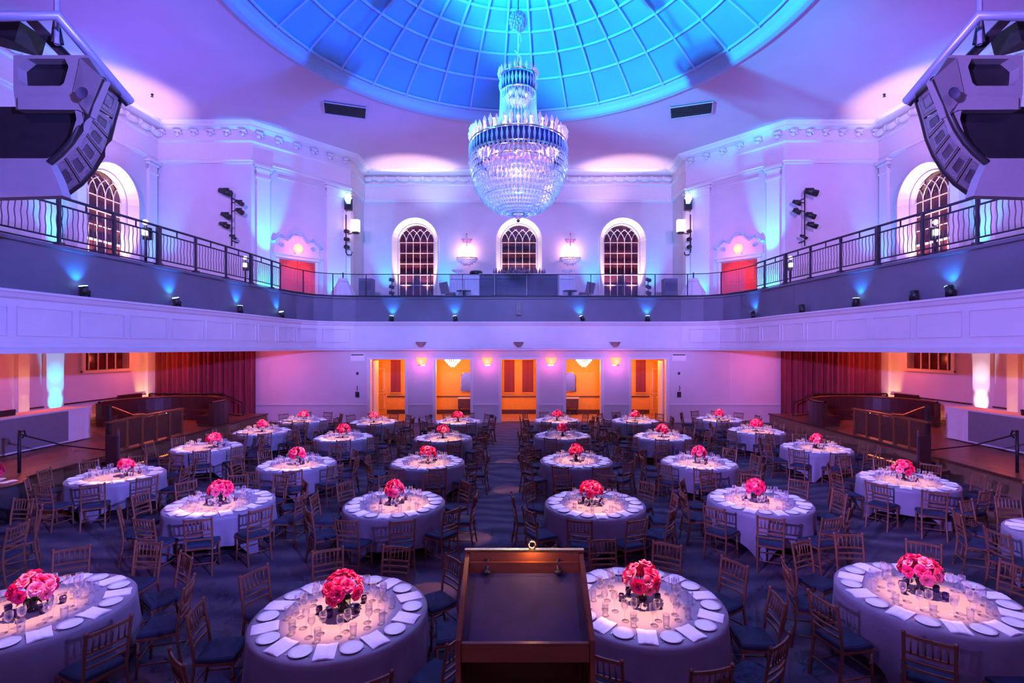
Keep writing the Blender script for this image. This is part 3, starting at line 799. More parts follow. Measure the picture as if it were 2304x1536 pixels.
# side panels: profile in y,z
prof = [(-.12, 0), (.40, 0), (.44, 1.235), (-.03, .985), (-.03, .9)]
for s in (-1, 1):
    T = frame((s*WL-.012, 0, 0), (0, 1, 0))
    MB().prism(prof, T, .024).build('side_panel', M['lwood'], lc)
MB().box((0, .39, .6), (2*WL-.03, .02, 1.18)).build('front_panel', M['lwood'], lc)
sl = math.atan2(.25, .47)
MB().add([(-WL+.012, -.0, .93), (WL-.012, -.0, .93), (WL-.012, .42, 1.15), (-WL+.012, .42, 1.15), (-WL+.012, -.0, .91), (WL-.012, -.0, .91), (WL-.012, .42, 1.13), (-WL+.012, .42, 1.13)],
         [(0, 1, 2, 3), (7, 6, 5, 4), (0, 4, 5, 1), (1, 5, 6, 2), (2, 6, 7, 3), (3, 7, 4, 0)]).build('reading_surface', M['blotter'], lc)
MB().box((0, -.01, .945), (2*WL-.03, .022, .04)).build('paper_ledge', M['lwood'], lc)
MB().box((0, -.015, .912), (2*WL-.03, .02, .07)).build('apron', M['lwood'], lc)
MB().box((0, .425, 1.195), (2*WL-.03, .022, .085)).build('back_rail', M['lwood'], lc)
MB().box((0, .425, 1.243), (2*WL+.03, .03, .012)).build('top_edge', M['brass'], lc)
MB().box((0, .14, .42), (2*WL-.03, .46, .02)).build('shelf', M['wood'], lc)
for s in (-1, 1):
    m = MB().tube([(s*.2-.01, .405, 1.2), (s*.2-.01, .39, 1.17), (s*.2-.01, .37, 1.15)], .012, 6); m.sph((s*.2-.01, .36, 1.145), .026, 10, 6, (1, 1, .6)); m.build('lamp_clip', M['black'], lc)
m = MB(); pts = [(.045+.02*C_(a*PI/8), .43, 1.272+.02*S(a*PI/8)) for a in range(16)]; m.tube(pts, .006, 8, closed=True); m.build('brass_ring', M['brass'], lc)
m = MB().cyl((.045, .43, 1.25), (.045, .43, 1.244), .018); m.build('ring_base', M['black'], lc)

# ------------------------------------------------------------------ chandelier
ch = thing('chandelier', 'large tiered crystal chandelier with a beaded basket hanging from the dome', 'chandelier', (0, DY, 0))
MB().cyl((0, 0, 11.9), (0, 0, 17.12), .02).build('suspension_rod', M['brass'], ch)
m = MB().tube([(.1*S(i*.9), .1*C_(i*.9), 11.95+i*.09) for i in range(13)], .02, 6); m.build('hanging_cable', M['crystal'], ch)
m = MB(); rnd = random.Random(3)
for i in range(90):
    z = 1-2*(i+.5)/90; a = i*2.4; r = math.sqrt(1-z*z)*.24; m.octa((r*C_(a), r*S(a), 13.28+z*.26), .045, .14)
m.build('crystal_ball', M['crystalp'], ch)
def drops(name, r, z, n, rr, h, mm, jitter=.0):
    me = MB().octa((0, 0, 0), rr, h).mesh(name, mm)
    for i in range(n):
        a = 2*PI*i/n; o = link(name, me, ch); o.location = (r*C_(a), r*S(a), z+rnd.uniform(-jitter, jitter)); o.rotation_euler = (0, 0, a)
for r, z, nm_ in ((.56, 11.62, 'crown_ring'), (.52, 11.15, 'crown_ring'), (1.42, 9.62, 'main_ring'), (1.44, 9.2, 'main_ring'), (1.0, 9.05, 'inner_ring')):
    MB().tube([(r*C_(a*PI/32), r*S(a*PI/32), z) for a in range(64)], .022, 6, closed=True).build(nm_, M['brass'], ch)
MB().lathe([(1.37, 9.16), (1.40, 9.2), (1.40, 9.56), (1.37, 9.6)], 64).build('ring_gap_band', M['band'], ch); MB().lathe([(.47, 11.16), (.49, 11.2), (.49, 11.56), (.47, 11.6)], 40).build('crown_gap_band', M['band'], ch)  # dark bands imitating the unlit gaps between the crystal drops
for a in range(6):
    MB().bar((0, 0, 9.7), (1.42*C_(a*PI/3), 1.42*S(a*PI/3), 9.62), .02).build('ring_arm', M['brass'], ch)
drops('crown_drop', .57, 11.72, 22, .055, .3, M['crystalp'], .02); drops('crown_drop', .54, 11.38, 30, .045, .42, M['crystal'], .02)
drops('upper_drop', .35, 11.02, 22, .06, .26, M['crystalp'], .05); drops('upper_drop', .18, 10.88, 12, .06, .24, M['crystalp'], .03)
m = MB()
for k in range(36):
    a = k*2*PI/36; pr = [(.53, 11.15), (.54, 10.8), (.56, 10.45), (.62, 10.1), (.85, 9.85), (1.38, 9.65)]
    m.tube([(r*C_(a), r*S(a), z) for r, z in pr], .009, 4)
m.build('crystal_chains', M['crystal'], ch)
MB().lathe([(.53, 11.15), (.54, 10.8), (.56, 10.4), (.6, 10.05)], 36).build('crystal_veil', M['veil'], ch)
drops('candle_drop', 1.42, 9.86, 44, .075, .34, M['crystalp'], .05); drops('candle_drop', 1.3, 9.78, 40, .06, .3, M['crystalp'], .06)
drops('pendant_drop', 1.44, 9.4, 60, .04, .46, M['crystal'], .03); drops('pendant_drop', 1.2, 9.45, 40, .04, .4, M['crystal'], .03)
m = MB()
for i in range(190):
    r = 1.0*math.sqrt((i+.5)/190); a = i*2.4; m.octa((r*C_(a), r*S(a), 9.0+rnd.uniform(-.07, .07)), .06, .24)
m.build('inner_crystal_dish', M['crystalp'], ch)
for k in range(24):
    a = k*2*PI/24; bm_ = MB().cyl((1.34*C_(a), 1.34*S(a), 9.62), (1.34*C_(a), 1.34*S(a), 9.82), .018, n=8); bm_.sph((1.34*C_(a), 1.34*S(a), 9.87), .035, 8, 6); bm_.build('candle_bulb', M['bulb'], ch)
# basket of beaded strands
sm = MB(); NB = 15
for i in range(NB):
    t = i/(NB-1)*PI/2*.96; r = 1.43*C_(t)**.75; z = 9.18-1.62*S(t); s = .028+.03*C_(t)
    sm.octa((r, 0, z), s, s*2.9)
    if i: sm.bar((pr_[0], 0, pr_[1]), (r, 0, z), .008)
    pr_ = (r, z)
sme = sm.mesh('crystal_strand', M['crystal'])
for k in range(64): link('crystal_strand', sme, ch, rz=2*PI*k/64)
for z, r in ((8.6, 1.34), (8.05, 1.0), (7.72, .6)):
    MB().tube([(r*C_(a*PI/24), r*S(a*PI/24), z) for a in range(48)], .02, 6, closed=True).build('basket_ring', M['crystal'], ch)
MB().sph((0, 0, 7.5), .11, 12, 8).build('finial', M['crystalp'], ch); MB().sph((0, 0, 7.35), .05).build('finial_tip', M['black'], ch)
for k in range(6):
    a = k*PI/3; point('chandelier_light', (.8*C_(a), DY+.8*S(a), 9.45), 14, (1, .55, .9), .08)
point('chandelier_light', (0, DY, 8.3), 75, (.35, .8, 1), .15)
point('chandelier_light', (0, DY, 11.4), 12, (1, .6, 1), .1)

# ------------------------------------------------------------------ balcony railings
for sd, nm in ((-1, 'left'), (1, 'right')):
    t = thing('balcony_railing', 'black iron railing with thin balusters along the %s balcony' % nm, 'railing', (0, 0, 0), 0, None)
    path = [Vector((sd*(abs(balx(8.8+i*.45))+.33), 8.8+i*.45)) for i in range(30)]
    for nm2, z, r in (('top_rail', 7.18, .035), ('upper_rail', 6.98, .025), ('lower_rail', 6.2, .022), ('bottom_rail', 6.06, .02)):
        MB().tube([(p.x, p.y, z) for p in path], r, 6).build(nm2, M['rail'], t)
    for i, (p, d) in enumerate(along([tuple(q) for q in path], 1.5, .4)):
        thick = i % 3 == 1
        MB().box((p.x, p.y, 6.58), (.11 if thick else .06, .11 if thick else .06, 1.24)).box((p.x, p.y, 6.05), (.16, .16, .08)).build('post', M['rail'], t)
    bal = MB().tube([(0, 0, 6.2), (.012, 0, 6.4), (-.012, 0, 6.6), (.012, 0, 6.8), (0, 0, 6.98)], .011, 5).mesh('baluster', M['rail'])
    for p, d in along([tuple(q) for q in path], .135, .1)[:98]:
        o = link('baluster', bal, t); o.location = (p.x, p.y, 0); o.rotation_euler = (0, 0, math.atan2(d.y, d.x))
    # small link pieces between the two top rails
    for i, (p, d) in enumerate(along([tuple(q) for q in path], .75, .35)):
        MB().box((p.x, p.y, 7.08), (.03, .03, .18)).build('rail_link', M['rail'], t)
# glazed railing round the back of the balcony
gp = [(x*1.0+(-.33 if x < 0 else .33) if y < 24.2 else x, y+(.33 if y > 23 else 0)) for x, y in BAL if y > 21.6]
gr = thing('glass_railing', 'clear glass balcony railing with slim grey posts below the arched windows', 'railing')
MB().tube([(x, y, 7.12) for x, y in gp], .022, 6).build('top_rail', M['rail'], gr)
MB().tube([(x, y, 6.06) for x, y in gp], .05, 6).build('bottom_rail', M['black'], gr)
gpts = along(gp, 1.55, .05)
for (p, d), (q, e) in zip(gpts, gpts[1:]):
    MB().box((p.x, p.y, 6.57), (.045, .045, 1.12)).build('post', M['rail'], gr)
    a, b = p+d*.05, q-e*.05
    MB().bar((a.x, a.y, 6.58), (b.x, b.y, 6.58), .012, .95).build('glass_panel', M['pane'], gr)

# uplight fixtures on the ledge
LED = [(200, 645, 1), (405, 672, 1), (545, 690, 1), (640, 705, 1), (880, 713, 1), (1025, 716, 1), (1312, 715, 1), (1458, 715, 1), (1690, 703, 1), (1920, 672, 1), (2130, 643, 1), (1800, 690, 0), (2050, 660, 0)]
words_ = ['first', 'second', 'third', 'fourth', 'fifth', 'sixth', 'seventh', 'eighth', 'ninth', 'tenth', 'eleventh']
for i, (px, py, on) in enumerate(LED):
    s = (px-CX)/F; best = None
    for (p, d) in along(BAL, .05):
        if p.y < 3: continue
        e = abs(p.x/p.y-s)
        if best is None or e < best[0]: best = (e, p, d)
    _, p, d = best; nrm = Vector((-d.y, d.x))   # towards the parapet wall
    q = p+nrm*.08; rot = math.atan2(d.y, d.x); hh = .0
    lb = ('cyan glowing uplight on the balcony ledge, %s from the left' % words_[i]) if on else ('unlit black fixture on the balcony ledge, %s' % ('beside the tenth uplight' if px < 1900 else 'right of the tenth uplight'))
    t = thing('ledge_uplight' if on else 'ledge_fixture', lb, 'light', (q.x, q.y, ZF1), rot, 'cyan uplights on the balcony ledge' if on else None)
    lean = random.uniform(-.5, .5); dx = .16*S(lean)
    MB().cyl((-dx*.6, 0, .05), (dx, .02, .27), .075, .1, 14).build('lamp_can', M['black'], t)
    MB().cyl((dx, .02, .27), (dx*1.06, .021, .285), .09, .09, 14).build('lamp_lens', M['lens'] if on else M['black'], t)
    MB().box((-.11, 0, .09), (.02, .06, .18)).box((.11, 0, .09), (.02, .06, .18)).box((0, 0, .01), (.24, .1, .02)).build('yoke', M['black'], t)
    if on:
        l = q+nrm*.02+d*dx; spot('ledge_lamp', (l.x, l.y, ZF1+.31), (l.x+d.x*lean*.6+nrm.x*.28, l.y+d.y*lean*.6+nrm.y*.28, ZF1+1.3), 60, (0, .25, 1), 95, .9, .04)

# ------------------------------------------------------------------ red doors, ornaments and sconces on the diagonal walls
for sd, nm in ((-1, 'left'), (1, 'right')):
    p0, p1 = Vector((sd*XD, YB)), Vector((sd*XA, YD)); d = (p1-p0).normalized(); L = (p1-p0).length
    n = Vector((d.y, -d.x)) if sd < 0 else Vector((-d.y, d.x))
    ux = d if sd < 0 else -d
    c = p0+d*L*.43
    T = frame((c.x+n.x*.01, c.y+n.y*.01, ZU), (ux.x, ux.y, 0))
    rt = thing('double_door', 'red double door on the angled wall of the %s balcony' % nm, 'door', (0, 0, 0))
    for s in (-1, 1):
        MB().box((s*.46, 1.03, .03), (.9, 2.06, .05), T=T).build('door_leaf', M['reddoor'], rt)
        g = MB()
        for y0, y1 in ((.2, .9), (1.05, 1.9)):
            for q in (-1, 1): g.box((s*.46+q*.32, (y0+y1)/2, .06), (.03, y1-y0, .02), T=T)
            for y in (y0, y1): g.box((s*.46, y, .06), (.67, .03, .02), T=T)
        g.build('door_moulding', M['reddoor'], rt); MB().sph((s*.08, 1.0, .1), .035, T=T).build('door_knob', M['brass'], rt)
    f = MB()
    for s in (-1, 1): f.box((s*1.02, 1.05, .05), (.16, 2.1, .1), T=T)
    f.box((0, 2.2, .06), (2.3, .16, .14), T=T).box((0, 2.32, .09), (2.5, .08, .2), T=T)
    f.build('door_frame', M['trim'], rt)
    o_ = thing('door_pediment', 'scrolled plaster ornament above the red door on the %s balcony wall' % nm, 'ornament')
    f = MB()
    f.prism([(-1.2, 2.36), (1.2, 2.36), (1.15, 2.9), (.8, 3.15), (.5, 3.0), (.25, 3.35), (-.25, 3.35), (-.5, 3.0), (-.8, 3.15), (-1.15, 2.9)], T, .05)
    f.build('ornament_panel', M['trim'], o_); f = MB()
    pts = [(-1.3, 2.85), (-1.05, 3.02), (-.82, 3.25), (-.62, 3.08), (-.42, 3.12), (-.25, 3.38), (0, 3.5), (.25, 3.38), (.42, 3.12), (.62, 3.08), (.82, 3.25), (1.05, 3.02), (1.3, 2.85)]
    f.tube([T @ Vector((a, b, .09)) for a, b in pts], .045, 6)
    for s in (-1, 1):
        f.tube([T @ Vector((s*(.8+.13*C_(q*.7)*(1-q/12)), 2.75+.13*S(q*.7)*(1-q/12), .08)) for q in range(11)], .03, 6); f.sph((s*1.2, 2.9, .09), .1, 8, 6, T=T)
    f.build('scroll_moulding', M['domerib'], o_)
    s_ = thing('round_sign_lamp', 'small red glowing lamp above the red door on the %s balcony' % nm, 'lamp')
    f = MB(); f.sph((0, 2.68, .16), .26, 16, 10, (1, 1, .4), T=T); f.build('lamp_globe', M['rshade'], s_)
    f = MB(); f.box((0, 2.4, .12), (.34, .08, .16), T=T); f.build('lamp_base', M['trim'], s_)
    q = T @ Vector((0, 2.6, .55)); point('sign_light', q, 14, (1, .15, .12), .1)
    # upright lighting tree on the plain wall beside it
    X = sd*13.45; Y = YB-.5
    t = thing('lighting_tree', 'black theatre lights clamped to a vertical pipe on the %s balcony wall' % nm, 'stage light', (X, Y, 0))
    MB().cyl((0, 0, 8.35), (0, 0, 10.9), .03, n=8).build('pipe', M['black'], t)
    MB().bar((0, 0, 10.6), (0, .5, 10.6), .05).bar((0, 0, 8.6), (0, .5, 8.6), .05).build('wall_bracket', M['black'], t)
    for (dx, z, ax, r, l) in ((-.25*sd*-1, 10.85, 1, .16, .55), (.42*-sd, 10.35, 1, .1, .34), (.42*-sd, 9.95, 1, .12, .3), (-.22*-sd, 9.75, 1, .13, .4), (-.3*-sd, 9.3, 1, .12, .42), (.1*-sd, 8.75, 1, .07, .3)):
        m = MB().cyl((dx-l/2, -.05, z+.1), (dx+l/2, -.15, z-.08), r*.8, r, 12); m.bar((dx, -.08, z+.1), (0, 0, z+.02), .035); m.box((dx, -.05, z+r+.02), (l*.5, .1, .05)); m.build('spotlight', M['black'], t)
    # corner pilaster fittings
    X = sd*(XA-.12); Y = YD-.45
    t = thing('moving_head_light', 'stage lamp with glowing cyan lens high on the %s alcove pilaster' % nm, 'stage light', (X, Y, 0))
    MB().box((0, 0, 11.25), (.36, .3, .3)).box((-.17, 0, 11.6), (.05, .2, .5)).box((.17, 0, 11.6), (.05, .2, .5)).build('lamp_yoke', M['black'], t)
    MB().sph((0, -.03, 11.75), .2, 14, 10, (1, .9, 1.3)).build('lamp_lens', M['lens'], t); MB().bar((0, 0, 11.15), (sd*.3, .3, 11.1), .06).build('mount_arm', M['black'], t)
    t = thing('traffic_light_cluster', 'three small black lamps in a column on the %s alcove pilaster' % nm, 'stage light', (X+sd*.14, Y, 0))
    MB().tube([(0, 0, 10.85), (0, 0, 8.8), (-.08*sd, 0, 8.65), (-.3*sd, 0, 8.65), (-.34*sd, 0, 8.8)], .035, 6).bar((0, 0, 9), (sd*.2, .4, 9), .05).build('pipe', M['black'], t)
    for z in (9.95, 9.52, 9.1): MB().cyl((-.03, -.02, z), (-.18*-sd*-1, -.12, z-.05), .12, .1, 10).build('lamp_can', M['black'], t)
    t = thing('wall_projector', 'white box lamp on an arm beside the %s alcove pilaster' % nm, 'lamp', (X-sd*.38, Y, 0))
    MB().box((0, 0, 10.25), (.4, .3, .62)).build('lamp_box', M['shade'], t); MB().box((-.02*sd, 0, 9.86), (.3, .25, .1)).bar((0, 0, 9.86), (sd*.5, .25, 9.84), .04).build('bracket', M['black'], t)
    # lamps on stands behind the railing
    for j, (px, py, dd_, nm2) in enumerate(((328 if sd < 0 else 2104, 500, 14.9, 'nearer'), (552 if sd < 0 else 1778, 580, 21.3, 'farther'))):
        w = W(px, py, dd_)
        t = thing('floor_stage_lamp', 'white lit lamps on a black stand behind the %s railing, the %s one' % (nm, nm2), 'stage light', (w.x, w.y, ZU))
        hh = w.z-ZU
        MB().cyl((0, 0, .0), (0, 0, hh), .035, n=8).box((0, 0, .03), (.3, .3, .05)).box((0, .06, hh*.75), (.2, .12, .35)).build('stand', M['black'], t)
        MB().sph((0, -.02, hh), .075, 10, 8).build('lamp_lens', M['wlens'], t); MB().box((0, -.05, hh-.3), (.11, .1, .16)).build('lower_lens', M['wlens'], t)

# crystal wall sconces either side of the middle window
for sd, nm in ((-1, 'left'), (1, 'right')):
    X, Y, Z = sd*3.12+.02, YA-.28, 9.25
    t = thing('crystal_sconce', 'glowing crystal wall sconce %s of the middle arched window' % nm, 'sconce', (X, Y, 0))
    MB().tube([(0, .25, Z+.2), (0, 0, Z+.3), (0, -.02, Z+1.15)], .02, 6).sph((0, 0, Z+1.2), .05, 8, 6).build('sconce_stem', M['brass'], t)
    m = MB()
    for r, z, n_ in ((.3, Z+.85, 20), (.22, Z+.72, 14)):
        for i in range(n_): a = i*2*PI/n_; m.octa((r*C_(a), r*S(a)*.6, z), .035, .16)
    m.build('upper_drops', M['crystalp'], t); m = MB()
    for r, z, n_ in ((.62, Z-.32, 40), (.5, Z-.45, 30), (.36, Z-.56, 22), (.2, Z-.64, 12)):
        for i in range(n_): a = i*2*PI/n_; m.octa((r*C_(a), r*S(a)*.42, z), .04, .2)
    m.build('lower_drops', M['crystal'], t)
    MB().tube([(.63*C_(a*PI/12), .26*S(a*PI/12), Z-.26) for a in range(24)], .03, 6, closed=True).build('sconce_ring', M['brass'], t)
    for q in (-.45, -.15, .15, .45): MB().cyl((q, -.1, Z-.24), (q, -.1, Z+.02), .02, n=6).sph((q, -.1, Z+.1), .07, 8, 6).build('candle_bulb', M['bulb'], t)
    point('sconce_light', (X, Y-.1, Z+.15), 38, (1, .45, .7), .12)

for sd in (-1, 1):
    spot('door_lamp', (sd*10.3, 24.9, ZU+2.6), (sd*11.3, 26.2, ZU+1), 130, (1, .16, .08), 60, .8, .05)  # added red fill to brighten the doors; no fixture stands there
# little fixtures on the back face
for i, (px, lb) in enumerate(((946, 'left one of three'), (1167, 'middle one of three'), (1385, 'right one of three'))):
    w = W(px, 772, 24.2); t = thing('emergency_light', 'pale half bowl fixture on the white balcony face, '+lb, 'fixture', (w.x, 24.26, w.z-.02))
    MB().lathe([(.001, -.17), (.12, -.13), (.2, -.03), (.23, .06), (.25, .06), (.25, .09)], 16).build('bowl', M['clad'], t); MB().box((0, .03, .1), (.56, .2, .04)).build('mounting_plate', M['trim'], t)
w = W(1167, 692, 24.5)
t = thing('column_speaker', 'narrow black speaker mounted at the centre of the grey balcony band', 'speaker', (w.x, 24.48, w.z))
MB().box((0, 0, 0), (.26, .16, .72)).build('speaker_cabinet', M['black'], t); MB().box((0, -.085, 0), (.2, .01, .64)).build('speaker_grille', M['horn'], t)
for i, (px, lb) in enumerate(((948, 'far left'), (1096, 'left of centre'), (1240, 'right of centre'), (1386, 'far right'))):
    w = W(px, 812, 24.4)
    t = thing('door_sconce', 'orange glowing wall light between the doors, the %s one' % lb, 'lamp', (w.x, YB-.02, w.z), 0, 'orange wall lights between the doors')
    MB().lathe([(.02, -.2), (.16, -.14), (.25, 0), (.26, .17)], 16, a0=PI, a1=2*PI).build('lamp_shade', M['oshade'], t); MB().box((0, .0, -.2), (.34, .04, .06)).box((0, 0, 0), (.2, .03, .3)).build('back_plate', M['brass'], t)
    point('door_sconce_light', (w.x, YB-.42, w.z-.2), 9, (1, .14, .42), .08)
for sd, nm in ((-1, 'left'), (1, 'right')):
    X = sd*7.7
    t = thing('wall_notice', 'white sign panel with a dark edge high beside the far %s doorway' % nm, 'sign', (X, YB-.02, 3.12))
    MB().box((0, 0, 0), (.66, .03, .34)).build('sign_board', M['white'], t); MB().box((0, -.02, .12), (.6, .012, .05)).build('sign_strip', M['black'], t)
    MB().box((0, 0, 0), (.09, .05, .12)).build('wall_switch', M['black'], label='small dark switch below the sign beside the far %s doorway' % nm, cat='switch', loc=(X, YB-.03, 2.35))
    t = thing('wall_telephone', 'small black wall telephone beside the far %s doorway' % nm, 'telephone', (X, YB-.04, 1.42))
    MB().box((0, 0, -.08), (.17, .07, .26)).build('telephone_body', M['black'], t); MB().tube([(0, -.04, .1), (.02, -.05, .22), (0, -.03, .34)], .018, 6).build('telephone_handset', M['black'], t)
for i, x in enumerate((-4.4, -1.5, 1.5, 4.4)):
    MB().box((0, 0, 0), (.16, .03, .16)).build('floor_socket', M['horn'], label='small dark wall socket low on the pier, number %d from the left'.replace('number %d', ['first', 'second', 'third', 'fourth'][i]), cat='socket', loc=(x+.25, YB-.04, .3))

# ------------------------------------------------------------------ bar on the balcony
YB2 = 26.1
t = thing('balcony_bar', 'long bar with mottled dark blue skirt in the middle of the balcony', 'bar', (0.02, YB2, ZU))
MB().box((0, 0, .65), (3.92, .8, 1.3)).build('bar_skirt', M['linend'], t); MB().box((0, 0, 1.33), (4.0, .9, .05)).build('bar_top', M['linenw'], t)
for sd, nm, w_ in ((-1, 'left', 1.5), (1, 'right', .85)):
    t = thing('side_table', 'white draped table at the %s end of the balcony bar' % nm, 'table', (sd*(1.98+w_/2)+.02, YB2+.05, ZU))
    mb = MB(); P = []; nx = 60
    for j, z in enumerate((0.01, .6, 1.28)):
        for i in range(nx+1): P.append((-w_/2+w_*i/nx, -.38+.025*S(i*1.1)*(1-j*.4), z))
    mb.add(P, [(j*(nx+1)+i, j*(nx+1)+i+1, (j+1)*(nx+1)+i+1, (j+1)*(nx+1)+i) for j in range(2) for i in range(nx)], True)
    mb.box((0, .03, .64), (w_, .78, 1.26)); mb.build('table_skirt', M['linenw'], t); MB().box((0, 0, 1.3), (w_, .85, .04)).build('table_top', M['linenw'], t)
rnd = random.Random(5)
BOT = MB().lathe([(.001, 0), (.036, 0), (.036, .17), (.014, .22), (.013, .29), (.001, .29)], 10).mesh('bottle', M['bottle'])
GLB = MB().lathe([(.001, 0), (.03, 0), (.04, .1), (.036, .1), (.001, .01)], 10).mesh('bar_glass', M['glass'])
for i in range(54):
    x = -1.25+2.6*i/53
    bt = i % 3 != 1
    o = link('bottle' if bt else 'bar_glass', BOT if bt else GLB, None, 'small bottle in the row along the balcony bar top' if bt else 'small glass in the row along the balcony bar top', 'bottle' if bt else 'glass', 'bottles on the balcony bar' if bt else 'glasses on the balcony bar', None, (x, YB2-.05+rnd.uniform(-.22, .2), ZU+1.356))
    o.scale = (1.15, 1.15, rnd.uniform(.8, 1.25))
MB().lathe([(.001, 0), (.3, 0), (.34, .12), (.3, .2), (.001, .2)], 20).build('ice_tub', M['black'], label='round black tub on the white table left of the balcony bar', cat='tub', loc=(-2.15, YB2, ZU+1.33))
for x, lb in ((-3.1, 'left'), (2.75, 'right')):
    MB().lathe([(.001, 0), (.07, 0), (.03, .05), (.03, .1), (.26, .2), (.3, .26), (.27, .26), (.001, .16)], 20).build('serving_bowl', M['white'], label='white footed bowl on the %s draped table beside the balcony bar' % lb, cat='bowl', loc=(x if x < 0 else 2.5, YB2, ZU+1.33))
def cafe_table(x, y, lb):
    t = thing('cafe_table', lb, 'table', (x, y, ZU)); MB().cyl((0, 0, .4), (0, 0, .44), .36, n=24).build('table_top', M['black'], t)
    MB().cyl((0, 0, .02), (0, 0, .4), .09, n=10).cyl((0, 0, 0), (0, 0, .03), .22, n=16).build('pedestal', M['black'], t)
cafe_table(-2.68, 25.2, 'low black round table in front of the bar, left'); cafe_table(2.55, 25.2, 'low black round table in front of the bar, right')
for x, f, lb in ((-3.35, 1, 'black low chair left of the low table on the balcony'), (3.25, -1, 'black low chair right of the low table on the balcony')):
    t = thing('low_chair', lb, 'chair', (x, 25.2, ZU))
    MB().box((0, 0, .3), (.5, .5, .08)).build('seat', M['leather'], t); MB().bar((-.24*f, 0, .3), (-.36*f, 0, .85), .42, .05).build('backrest', M['leather'], t)
    for a in (-.2, .2):
        for b in (-.2, .2): MB().cyl((a, b, 0), (a, b, .27), .015, n=6).build('leg', M['black'], t)
for sd, nm in ((-1, 'left'), (1, 'right')):
    t = thing('draped_stand', 'white draped stand at the %s corner of the alcove behind the glass railing' % nm, 'stand', (sd*9.05, 26.4, ZU))
    mb = MB(); P = []; n = 48
    for j, (r, z) in enumerate(((.62, 0.01), (.55, .5), (.3, .95), (.22, 1.2))):
        for i in range(n): a = 2*PI*i/n; rr = r*(1+.1*S(9*a)*(1-j/3)); P.append((rr*C_(a), rr*S(a), z))
    mb.add(P, [(j*n+i, j*n+(i+1) % n, (j+1)*n+(i+1) % n, (j+1)*n+i) for j in range(3) for i in range(n)]+[tuple(3*n+i for i in range(n))], True)
    mb.build('drape', M['linenw'], t); MB().cyl((0, 0, 1.2), (0, 0, 1.5), .04, n=8).build('pole', M['black'], t)
    t = thing('audio_cabinet', 'tall grey equipment case beside the %s alcove pilaster' % nm, 'case', (sd*8.05, 27.2, ZU))
    MB().box((0, 0, .65), (.7, .6, 1.26)).build('case_body', M['parapet'], t); MB().box((0, -.31, .9), (.6, .02, .5)).build('case_panel', M['horn'], t)
    t = thing('small_light_stack', 'three little black lamps stacked beside the %s arched window' % nm, 'stage light', (sd*7.35+.1, 29.3, ZU))
    MB().cyl((0, 0, 0), (0, 0, 1.55), .025, n=8).box((0, 0, .02), (.3, .3, .04)).build('stand', M['black'], t)
    for z in (1.5, 1.1, .75): MB().cyl((-.12, -.1, z+.04), (.12, .02, z-.02), .1, .11, 10).build('lamp_can', M['black'], t)

